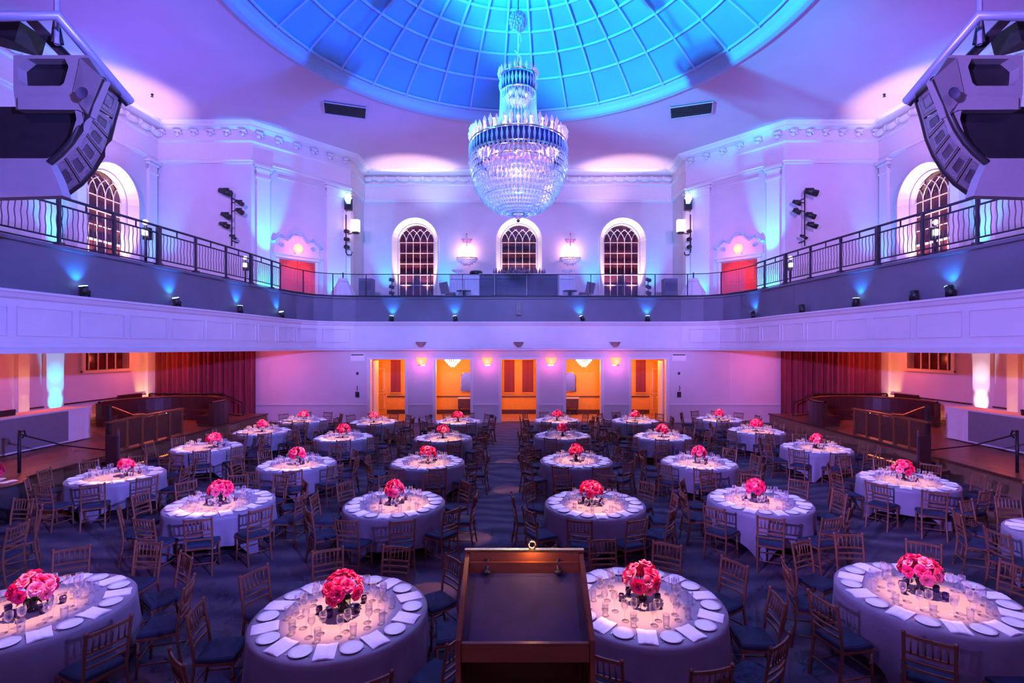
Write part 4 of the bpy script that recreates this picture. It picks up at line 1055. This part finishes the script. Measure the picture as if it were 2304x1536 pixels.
# ------------------------------------------------------------------ hanging loudspeaker clusters
def mx(p, sd): return Vector((p.x*(-sd), p.y, p.z))
for sd, nm in ((-1, 'left'), (1, 'right')):
    def Q(px, py, d): return mx(W(px, py, d), sd)
    def PL(pts, d, t, mb, holes=()):
        """upright plate at distance d made of photo-traced outline, real thickness t going away from the stage"""
        c = lambda L: [(Q(x, y, d).x*(1 if sd < 0 else -1), Q(x, y, d).z) for x, y in L]
        T = frame((0, d+t, 0), (1, 0, 0)) if sd < 0 else frame((0, d+t, 0), (1, 0, 0)) @ Matrix.Scale(-1, 4, (1, 0, 0))
        return mb.prism(c(pts), T, t, holes=[c(h) for h in holes])
    rt = thing('speaker_cluster', 'curved hanging loudspeaker array in pale casing at the upper %s corner' % nm, 'loudspeaker')
    D = 6.0
    hexh = [(62, 128), (148, 128), (156, 150), (146, 186), (138, 194), (50, 194), (38, 178), (36, 150)]
    up = [(30, 124), (195, 124), (230, 176), (197, 258), (178, 262), (160, 246), (36, 246), (30, 200)]
    PL(up, D, .12, MB(), [[(60, 132), (146, 132), (154, 150), (144, 186), (136, 193), (50, 193), (40, 178), (38, 150)]]).build('upper_casing', M['clad'], rt)
    low = [(-60, 356), (108, 356), (136, 338), (160, 306), (172, 268), (168, 246), (178, 246), (190, 256), (178, 290), (155, 321), (108, 363), (126, 398), (141, 440), (-60, 446)]
    PL(low, D-.02, .12, MB()).build('lower_casing', M['clad'], rt)
    PL([(-60, 240), (172, 240), (178, 268), (160, 306), (132, 338), (104, 362), (-60, 362)], D+.11, .04, MB()).build('speaker_back', M['black'], rt)
    PL([(40, 128), (150, 128), (160, 150), (148, 192), (46, 197), (34, 160)], D+.12, .05, MB()).build('rigging_motor', M['black'], rt)
    # slanted cheek of the upper casing
    a, b, c, e = Q(195, 124, D), Q(230, 176, D-.1), Q(197, 258, D-.1), Q(160, 216, D-.35)
    MB().add([Q(162, 214, D-.02), Q(180, 130, D-.02), Q(200, 130, D-.1), Q(231, 176, D-.1), Q(198, 257, D-.1)], [(0, 1, 2, 3, 4) if sd < 0 else (4, 3, 2, 1, 0)]).add([Q(160, 216, D-.04), Q(197, 257, D-.04), Q(175, 247, D-.04), Q(40, 246, D-.04), Q(40, 218, D-.04)], [(0, 1, 2, 3, 4)]).build('casing_cheek', M['clad'], rt)
    MB().lathe([(.001, 0), (.055, 0), (.07, .01)], 14, (0, 0, 0)).build('cheek_port', M['horn'], rt).matrix_local = Matrix.Translation(Q(186, 210, D-.16)) @ Matrix.Rotation(PI/2, 4, 'X')
    # line array modules between near and far edge curves
    nearc = [(232, 178), (206, 236), (198, 262), (184, 292), (164, 322), (140, 348), (116, 368)]
    farc = [(270, 214), (254, 268), (243, 312), (228, 348), (207, 382), (180, 412), (150, 434)]
    dn, df = 6.18, 7.05
    for i in range(6):
        n0, n1 = Q(*nearc[i], dn), Q(*nearc[i+1], dn); f0, f1 = Q(*farc[i], df), Q(*farc[i+1], df)
        inw = (n1-n0).cross(f0-n0); inw.y = 0; inw = inw.normalized()*.13
        if (inw.x > 0) == (sd < 0): inw = -inw
        g = .012
        P = [n0.lerp(n1, .04), n1.lerp(n0, .04), f1.lerp(f0, .04), f0.lerp(f1, .04)]; P += [p+inw for p in P]
        mod = MB().add(P, [(0, 1, 2, 3), (7, 6, 5, 4), (0, 4, 5, 1), (1, 5, 6, 2), (2, 6, 7, 3), (3, 7, 4, 0)]).build('array_module', M['clad'], rt)
        fn = -inw.normalized()
        def inset(u0, u1, v0, v1, lift): return [P[0].lerp(P[3], u).lerp(P[1].lerp(P[2], u), v)+fn*lift for u, v in ((u0, v0), (u1, v0), (u1, v1), (u0, v1))]
        gm = MB(); A = inset(.1, .9, .1, .9, .012); Bq = inset(.1, .9, .1, .9, -.005); gm.add(A+Bq, [(0, 1, 2, 3), (0, 4, 5, 1), (1, 5, 6, 2), (2, 6, 7, 3), (3, 7, 4, 0)]); gm.build('module_grille', M['grille'], mod)
        hm = MB(); A = inset(.32, .72, .28, .74, .02); Bq = inset(.38, .66, .36, .66, .014); hm.add(A+Bq, [(4, 5, 6, 7), (0, 1, 5, 4), (1, 2, 6, 5), (2, 3, 7, 6), (3, 0, 4, 7)]); hm.build('module_horn', M['horn'], mod)
    for nmr, cv, d_ in (('near_frame', [(x_-4, y_-2) for x_, y_ in nearc], 6.0), ('far_frame', farc, df+.02)):
        m = MB(); pts = [Q(*p, d_) for p in cv]; m.tube(pts, .045 if nmr == 'far_frame' else .036, 8); m.build(nmr, M['black'], rt)
    # suspension frame
    m = MB(); m.tube([Q(-60, 37, 5.9), Q(130, 35, 5.9), Q(292, 228, 7.05)], .062, 8); m.build('suspension_beam', M['bluepipe'], rt)
    m = MB().tube([Q(272, 214, 6.97), Q(290, 236, 7.05)], .05, 8); m.tube([Q(232, 178, 6.03), Q(270, 214, 6.95)], .03, 8); m.bar(Q(75, 50, 6.2), Q(190, 170, 6.3), .12, .1); m.bar(Q(70, 90, 6.35), Q(-40, 60, 6.35), .35, .25); m.build('rigging_frame', M['black'], rt)
    p = Q(128, 100, 6.1); MB().tube([(p.x, p.y, ZC), (p.x, p.y, p.z+.4), (p.x, p.y, p.z)], .03, 8).build('suspension_cable', M['bluepipe'], rt)
    m = MB(); m.tube([Q(118, 95, 6.1), Q(122, 60, 6.1), Q(128, 20, 6.1)], .02, 6); m.tube([Q(140, 100, 6.12), Q(132, 60, 6.12)], .02, 6); m.build('rigging_chain', M['black'], rt)

# ------------------------------------------------------------------ side platforms: bars, lounge, railings
for sd, nm in ((-1, 'left'), (1, 'right')):
    t = thing('draped_bar', 'long white clothed bar table on the %s side platform' % nm, 'bar', (sd*15.0, 14.2, .5))
    mb = MB(); n = 120; P = []
    x0, y0, x1, y1 = -.42*1, -3.2, .42, 3.2
    per = []
    for i in range(n):
        u = i/n*4; k = int(u); v = u-k
        per.append([(x0+(x1-x0)*v, y0), (x1, y0+(y1-y0)*v), (x1-(x1-x0)*v, y1), (x0, y1-(y1-y0)*v)][k])
    for j, z in enumerate((.03, .5, 1.0, 1.05)):
        for i, (a, b) in enumerate(per):
            f = 1+.04*S(i*1.9)*(1-j/3)+(.06 if j == 0 else 0); P.append((a*f, b*(1+(f-1)*.12), z))
    mb.add(P, [(j*n+i, j*n+(i+1) % n, (j+1)*n+(i+1) % n, (j+1)*n+i) for j in range(3) for i in range(n)])
    mb.build('bar_skirt', M['linenw' if sd < 0 else 'linenw'], t)
    MB().box((0, 0, 1.065), (.9, 6.5, .03)).build('bar_top', M['linenw'], t)
    # flat panel hung on the front of the bar
    MB().box((-sd*.47, -.35, .56), (.02, 5.3, .95)).build('front_panel', M['clad'], t)
    t = thing('tray_box', 'small black box with papers on the %s platform bar' % nm, 'box', (sd*15.05, 14.9, 1.58))
    MB().box((0, 0, .09), (.3, .5, .17)).build('box_body', M['black'], t); MB().box((0, 0, .185), (.26, .4, .01)).build('paper_stack', M['paper'], t)
    # lounge banquette
    t = thing('banquette', 'dark curved leather banquette on the %s platform before the curtain' % nm, 'sofa', (sd*14.1, 20.2, .5))
    m = MB(); b_ = MB(); k = MB()
    ang = [PI*(-.05+1.1*i/24) for i in range(25)]
    R1 = 2.1
    def arc(r0, r1, z0, z1, mb):
        P = []
        for a in ang:
            for r, z in ((r0, z0), (r1, z0), (r1, z1), (r0, z1)): P.append((r*C_(a), r*S(a)*1.0, z))
        Fc = []
        for i in range(len(ang)-1):
            for q in range(4): Fc.append((4*i+q, 4*i+(q+1) % 4, 4*i+4+(q+1) % 4, 4*i+4+q))
        Fc += [(0, 3, 2, 1), tuple(4*(len(ang)-1)+q for q in range(4))]; mb.add(P, Fc)
    arc(1.55, R1, .12, .42, m); m.build('seat', M['leather'], t); arc(R1, R1+.22, .02, .92, b_); b_.build('backrest', M['leather'], t); arc(1.6, R1-.02, .0, .12, k); k.build('plinth', M['wood'], t)
    m = MB()
    m.tube([((R1+.11)*C_(a), (R1+.11)*S(a), .95) for a in ang], .05, 8); m.build('back_roll', M['wood'], t)
    t = thing('lounge_table', 'low dark table with lit edge in front of the %s banquette' % nm, 'table', (sd*13.6, 19.4, .5))
    MB().box((0, 0, .5), (1.5, .7, .04)).build('table_top', M['lwood'], t)
    for a in (-.65, .65):
        for b in (-.28, .28): MB().box((a, b, .24), (.05, .05, .48)).build('leg', M['wood'], t)
    MB().sph((0, 0, 0), .045, 10, 8).build('candle_globe', M['bulb'], label='tiny bright candle on the low table before the %s banquette' % nm, cat='candle', loc=(sd*13.25, 19.3, 1.09))
    t = thing('side_sofa', 'dark upholstered sofa against the %s side wall' % nm, 'sofa', (sd*16.4, 22.15, .5), 0)
    MB().box((-sd*.1, 0, .28), (.8, 1.1, .36)).build('seat', M['leather'], t); MB().box((sd*.42, 0, .62), (.24, 1.1, .9)).build('backrest', M['leather'], t)
    for b in (-.6, .6): MB().box((-sd*.1, b, .42), (.8, .18, .5)).build('armrest', M['leather'], t)
    # panelled front rail at the platform edge with lighter posts
    t = thing('platform_balustrade', 'dark panelled balustrade on the edge of the %s platform' % nm, 'railing', (sd*12.0, 0, .5))
    MB().box((0, 16.6, .45), (.05, 3.2, .78)).build('rail_panel', M['wood'], t); MB().box((0, 16.6, .9), (.12, 3.4, .06)).build('hand_rail', M['lwood'], t)
    for i in range(6): MB().box((0, 15.0+i*.64, .45), (.09, .09, .9)).build('post', M['lwood'], t)
    MB().tube([(0, 15.0, 1.35), (0, 15.15, 1.3), (0, 15.9, .98), (0, 16.4, .95)], .035, 6).build('end_rail', M['brass'], t)
    MB().box((0, 14.98, .7), (.1, .1, 1.4)).build('end_post', M['black'], t)
    # back railing in front of curtain
    t = thing('stair_railing', 'dark metal railing stepping down before the %s burgundy curtain' % nm, 'railing', (0, 0, .5))
    yR = 23.3
    m = MB().tube([(sd*16.8, yR, .98), (sd*13.5, yR, .98), (sd*12.4, yR-.3, .6), (sd*12.35, yR-.35, .0)], .04, 8); m.build('hand_rail', M['black'], t)
    m = MB().tube([(sd*16.8, yR, .1), (sd*13.5, yR, .1), (sd*12.5, yR-.3, .02)], .025, 6); m.build('bottom_rail', M['black'], t)
    for i in range(24):
        x = 16.7-i*.14; MB().cyl((sd*x, yR, .1), (sd*x, yR, .96), .016, n=6).build('baluster', M['black'], t)
    for i in range(5): MB().box((sd*(16.8-i*.82), yR, .49), (.07, .07, .98)).build('post', M['black'], t)
    # pole on the platform edge
    t = thing('railing_pole', 'slim dark pole with curled top before the %s platform bar' % nm, 'pole', (sd*12.3, 12.6, .5))
    MB().cyl((0, 0, 0), (0, 0, 1.05), .035, n=8).build('pole', M['black'], t); MB().tube([(0, -.0, 1.0), (0, .12, 1.02), (0, .16, .9), (0, .08, .85)], .022, 6).build('curl', M['black'], t)
    MB().tube([(0, 0, .95), (0, 1.2, .45), (0, 2.6, .04)], .02, 6).build('stay', M['black'], t)
    # black buffet near the edge of the view, lit linen on top, and tall dark chairs
    t = thing('buffet_table', 'black clothed table with warmly lit napkins at the %s edge of the room' % nm, 'table', (sd*11.0, 10.3 if sd > 0 else 10.6, 0))
    MB().cyl((0, 0, 0), (0, 0, .74), .62, .6, 40).build('table_skirt', M['blackcloth'], t); MB().cyl((0, 0, .74), (0, 0, .76), .61, n=40).build('table_top', M['wood'], t)
    for i in range(4):
        o = link('folded_napkin', NAPK, None, 'warmly lit napkin on the black table at the %s edge' % nm, 'napkin', 'napkins on the %s black table' % nm, None, (sd*11.0+.32*C_(i*1.6+.4), (10.3 if sd > 0 else 10.6)+.32*S(i*1.6+.4), .762), i*1.6)
    for (x, y, rz, lb) in ((10.25, 12.6, .4, 'nearer'), (10.9, 13.6, .9, 'farther')):
        t = thing('tall_chair', 'tall black backed chair near the %s platform steps, the %s one' % (nm, lb), 'chair', (sd*x, y, 0), rz*sd)
        MB().box((0, 0, .55), (.46, .46, .08)).build('seat', M['leather'], t); MB().box((0, .21, .98), (.46, .05, .8)).build('backrest', M['leather'], t)
        for a in (-.2, .2):
            for b in (-.2, .2): MB().cyl((a, b, 0), (a*.95, b*.95, .52), .022, n=8).build('leg', M['wood'], t)
    t = thing('platform_step', 'wooden step with glow-painted amber nosing beside the %s platform' % nm, 'step', (sd*11.35, 15.4, 0))
    MB().box((0, 0, .12), (.7, 1.5, .24)).build('step_block', M['wood'], t); MB().box((-sd*.36, 0, .235), (.03, 1.5, .03)).build('step_nosing_glow', M['oshade'], t)  # nosing emits, in place of amber light falling on it
centre = [t_ for t_ in TABLES]
fl = centrepiece(-11.0, 10.7, 1, 'the black table at the left edge', 77); fl['label'] = 'bunch of pink flowers on the black table at the left edge'

# ------------------------------------------------------------------ lights
CY_ = (0, .5, 1)
# added unseen wash lights behind the camera, aimed at the walls above the balcony
for x, tg, c, w, an in ((-6, (-14.5, 24, 9.6), (.66, .34, 1), 7200, 36), (6, (14.5, 24, 9.6), (.68, .33, 1), 7200, 36), (-2, (-5, 30, 8.8), (.26, .28, 1), 13000, 34), (2, (5, 30, 8.8), (.32, .26, 1), 13000, 34),
                     (-6, (-17, 15, 11), (.28, .12, 1), 1500, 50), (6, (17, 15, 11), (.32, .12, 1), 1500, 50)):
    spot('added_wash', (x, -2.5, 9.5), tg, w, c, an, .8, .3)
# fascia wash, also added and unseen
for sd, c in ((-1, (.23, .19, 1)), (1, (.32, .19, .95))):
    spot('added_wash', (-sd*5, -1.5, 5.6), (sd*10.0, 13, 4.9), 10500, c, 50, .8, .2)
for xx in (-9.5, -5.7, -1.9, 1.9, 5.7, 9.5): spot('added_wash', (xx*.5, -2.5, 4.6), (xx, 24.5, 3.4), 3600, (.40 if xx < 0 else .50, .24, .9), 17, .9, .1)
# added unseen blue fill over the tables
spot('added_wash', (-6, -2, 11), (-3, 7, 0), 620, (.50, .20, 1), 95, 1, .4); spot('added_wash', (6, -2, 11), (3, 7, 0), 620, (.50, .20, 1), 95, 1, .4)
# ceiling: uplights from the balcony
for sd in (-1, 1):
    spot('ceiling_uplight', (sd*12.5, 9, 7.6), (sd*9.5, 12, ZC), 420, (.34, .05, .7), 115, 1, .2)
    spot('ceiling_uplight', (sd*14.5, 17, 7.6), (sd*13, 20, ZC), 520, (.14, .08, 1), 120, 1, .2)
    spot('ceiling_uplight', (sd*6.0, 25.5, 6.6), (sd*5, 26, ZC), 330, (.34, .16, 1), 110, 1, .2)
# dome
spot('dome_uplight', (-9.8, 9, 7.5), (3.6, 17.6, 16.6), 26000, (0, .42, 1), 43, .5, .2)
spot('dome_uplight', (9.8, 9, 7.5), (-4.4, 17, 16.6), 16000, (.0, .13, 1), 44, .5, .2)
spot('dome_uplight', (0, 24.2, 7.4), (0, 10, 16.8), 9000, (0, .35, 1), 60, .8, .2)
spot('dome_uplight', (-9.5, 20, 7.4), (2, 14, 16.8), 12000, (0, .42, 1), 46, .8, .2)
# cyan uplights on the diagonal walls and side walls
for sd in (-1, 1):
    p0, p1 = Vector((sd*XD, YB)), Vector((sd*XA, YD)); d = p1-p0; n = Vector((d.y, -d.x)).normalized()*(1 if sd < 0 else -1)
    for t, w in ((.12, 1100), (.86, 1400)):
        c = p0+d*t+n*1.5; e = p0+d*t+n*.1; spot('pilaster_uplight', (c.x, c.y, ZU+.15), (e.x, e.y, ZU+4.6), w*1.5, (0, .42, 1), 30, .6, .06); spot('base_uplight', (p0.x+d.x*t+n.x*.8, p0.y+d.y*t+n.y*.8, ZU+.1), (p0.x+d.x*t, p0.y+d.y*t, ZU+1.4), 130, (0, .5, 1), 100, 1, .06)
    spot('pilaster_uplight', (sd*(XW-.8), 23.6, ZU+.15), (sd*(XW-.3), 24.2, ZC-3), 600, (.02, .4, 1), 40, .8, .06)
    spot('pilaster_uplight', (sd*(XW-.9), 18.9, ZU+.15), (sd*(XW-.2), 18.9, ZC-3), 700, (0, .5, 1), 50, .8, .06)
    for x in (4.35, 8.05):
        spot('alcove_uplight', (sd*x+.03, YA-.7, ZU+.15), (sd*x+.03, YA-.1, ZC-4), 620, (0, .42, 1), 50, 1, .06)
    spot('cornice_light', (sd*14.5, 20.5, 11.2), (sd*XW, 21.5, 13.6), 75, (1, .5, .8), 80, .8, .1)
for x in (-5, 0, 5): spot('cornice_light', (x, 28.6, 11.8), (x, YA, 13.8), 95, (.45, .65, 1) if x < 0 else (.8, .5, 1), 90, .9, .1)
# warm uplights washing the window surrounds
for x in (-6.22, .05, 6.3):
    for q in (-.75, .75): spot('window_lamp', (x+q, YA-.16, ZU+.25), (x+q*.6, YA-.04, 11), 1050, (1, .66, .52), 46, .6, .04)
for sd in (-1, 1):
    for q in (-.75, .75): spot('window_lamp', (sd*(XW-.16), YWIN+q, ZU+.35), (sd*(XW-.12), YWIN+q*.6, 11), 950, (1, .6, .38), 46, .6, .04)
# warm lights below the balcony
for sd in (-1, 1):
    point('recess_lamp', (sd*15.9, 22.6, 3.1), 40, (1, .13, .06), .1)
    point('recess_lamp', (sd*15.6, 16.5, 3.1), 30, (1, .13, .06), .1)
    point('recess_lamp', (sd*13.6, 20.5, 3.1), 30, (1, .08, .10), .1)
    point('recess_lamp', (sd*15.2, 12.5, 3.1), 50, (1, .2, .10), .1)
    spot('recess_uplight', (sd*(XW-.5), 23.2, .6), (sd*(XW-.05), 23.9, 3), 120, (1, .5, .15), 60, .8, .05)
    for zz in (.9, 1.6, 2.3, 3.1): spot('recess_uplight', (sd*15.8, 17.75, .56), (sd*(XW-.1), 17.75, zz), 38, (1, .5, .15), 20, .6, .03)
    for zz in (.9, 1.6, 2.3, 3.1): spot('recess_uplight', (sd*15.8, 18.95, .56), (sd*(XW-.12), 18.95, zz), 300 if sd < 0 else 150, (0, .5, 1) if sd < 0 else (.9, .8, 1), 23, .6, .03)
    for yy in (19.9, 20.7, 21.6): spot('recess_uplight', (sd*(XW-1.0), yy, .62), (sd*XW, yy, .95), 45, (1, .3, .16), 110, .9, .05)
    point('recess_lamp', (sd*11.2, 22.8, 3.0), 30, (1, .12, .25), .1)
    spot('buffet_lamp', (sd*11.2, 10.5, 3.3), (sd*11.0, 10.5, .7), 70, (1, .42, .12), 50, .8, .05)
# pin spots on every table
for i, (x, y, nm, lv, off, fs) in enumerate(TABLES):
    rnd = random.Random(i+400)
    sx, sy = x*.55+rnd.uniform(-.3, .3), y*.7+4.5
    dist = math.sqrt((x-sx)**2+(y-sy)**2+12.9**2)
    spot('table_pin_spot', (sx, sy, 13.6), (x+rnd.uniform(-.12, .12), y-.12+rnd.uniform(-.1, .1), TZ), 19000, (1, .38, .12), 5.2, .75, .02)
    spot('table_wash', (sx*.9, sy-.3, 13.6), (x, y, TZ), 3400, (.46, .34, 1), 8.0, .35, .02)
# amber spill on the aisle carpet
for p in ((-.25, 12.9), (-.9, 9.6), (-.35, 16), (-1.3, 7.4)):
    spot('aisle_pin_spot', (p[0]*.5, p[1]+1, 13.6), (p[0], p[1], 0), 2600, (1, .42, .2), 3.6, .3, .02)
spot('lectern_fill', (-.2, 5.5, 11), (0, 2.95, 2.4), 500, (1, .45, .2), 5, .6, .02); point('lectern_rail_fill', (.08, 2.87, 2.452), .7, (1, .45, .15), .008)  # added warm lights for the lectern rail and edge, without a fixture

for sd in (-1, 1): spot('added_low_fill', (sd*1.2, 2.4, 1.3), (sd*5.2, 6.4, 6.1), 230, (.34, .26, 1), 34, .8, .1)  # added low lights out of view, to brighten the speaker modules
for sd in (-1, 1): spot('added_wash', (sd*1.5, -1.5, 4.6), (sd*5.4, 6.2, 6.2), 150, (.42, .28, 1), 50, .8, .1)  # added unseen light for the speaker casings
bpy.context.view_layer.update()
for o in list(scene.objects):    # stand every empty at the base of its thing
    if o.parent is None and o.type == 'EMPTY' and o.children and o.location.length < 1e-6 and o.name != 'chandelier':
        pts = [c.matrix_world @ Vector(q) for c in o.children if c.type == 'MESH' for q in c.bound_box]
        if not pts: continue
        base = Vector(((min(p.x for p in pts)+max(p.x for p in pts))/2, (min(p.y for p in pts)+max(p.y for p in pts))/2, min(p.z for p in pts)))
        o.location = base
        for c in o.children: c.location = c.location-base
w = bpy.data.worlds.new('night'); scene.world = w; w.use_nodes = True
w.node_tree.nodes['Background'].inputs[0].default_value = (.01, .008, .02, 1)
scene.view_settings.view_transform = 'Standard'; scene.view_settings.look = 'None'; scene.view_settings.gamma = 1
scene.view_settings.exposure = 1.0
scene.view_settings.use_curve_mapping = False
scene.cycles.use_denoising = True
scene.cycles.max_bounces = 4; scene.cycles.diffuse_bounces = 3; scene.cycles.glossy_bounces = 2; scene.cycles.transparent_max_bounces = 10
scene.cycles.use_adaptive_sampling = True; scene.cycles.adaptive_threshold = .07; scene.cycles.adaptive_min_samples = 12
scene.cycles.sample_clamp_indirect = 3
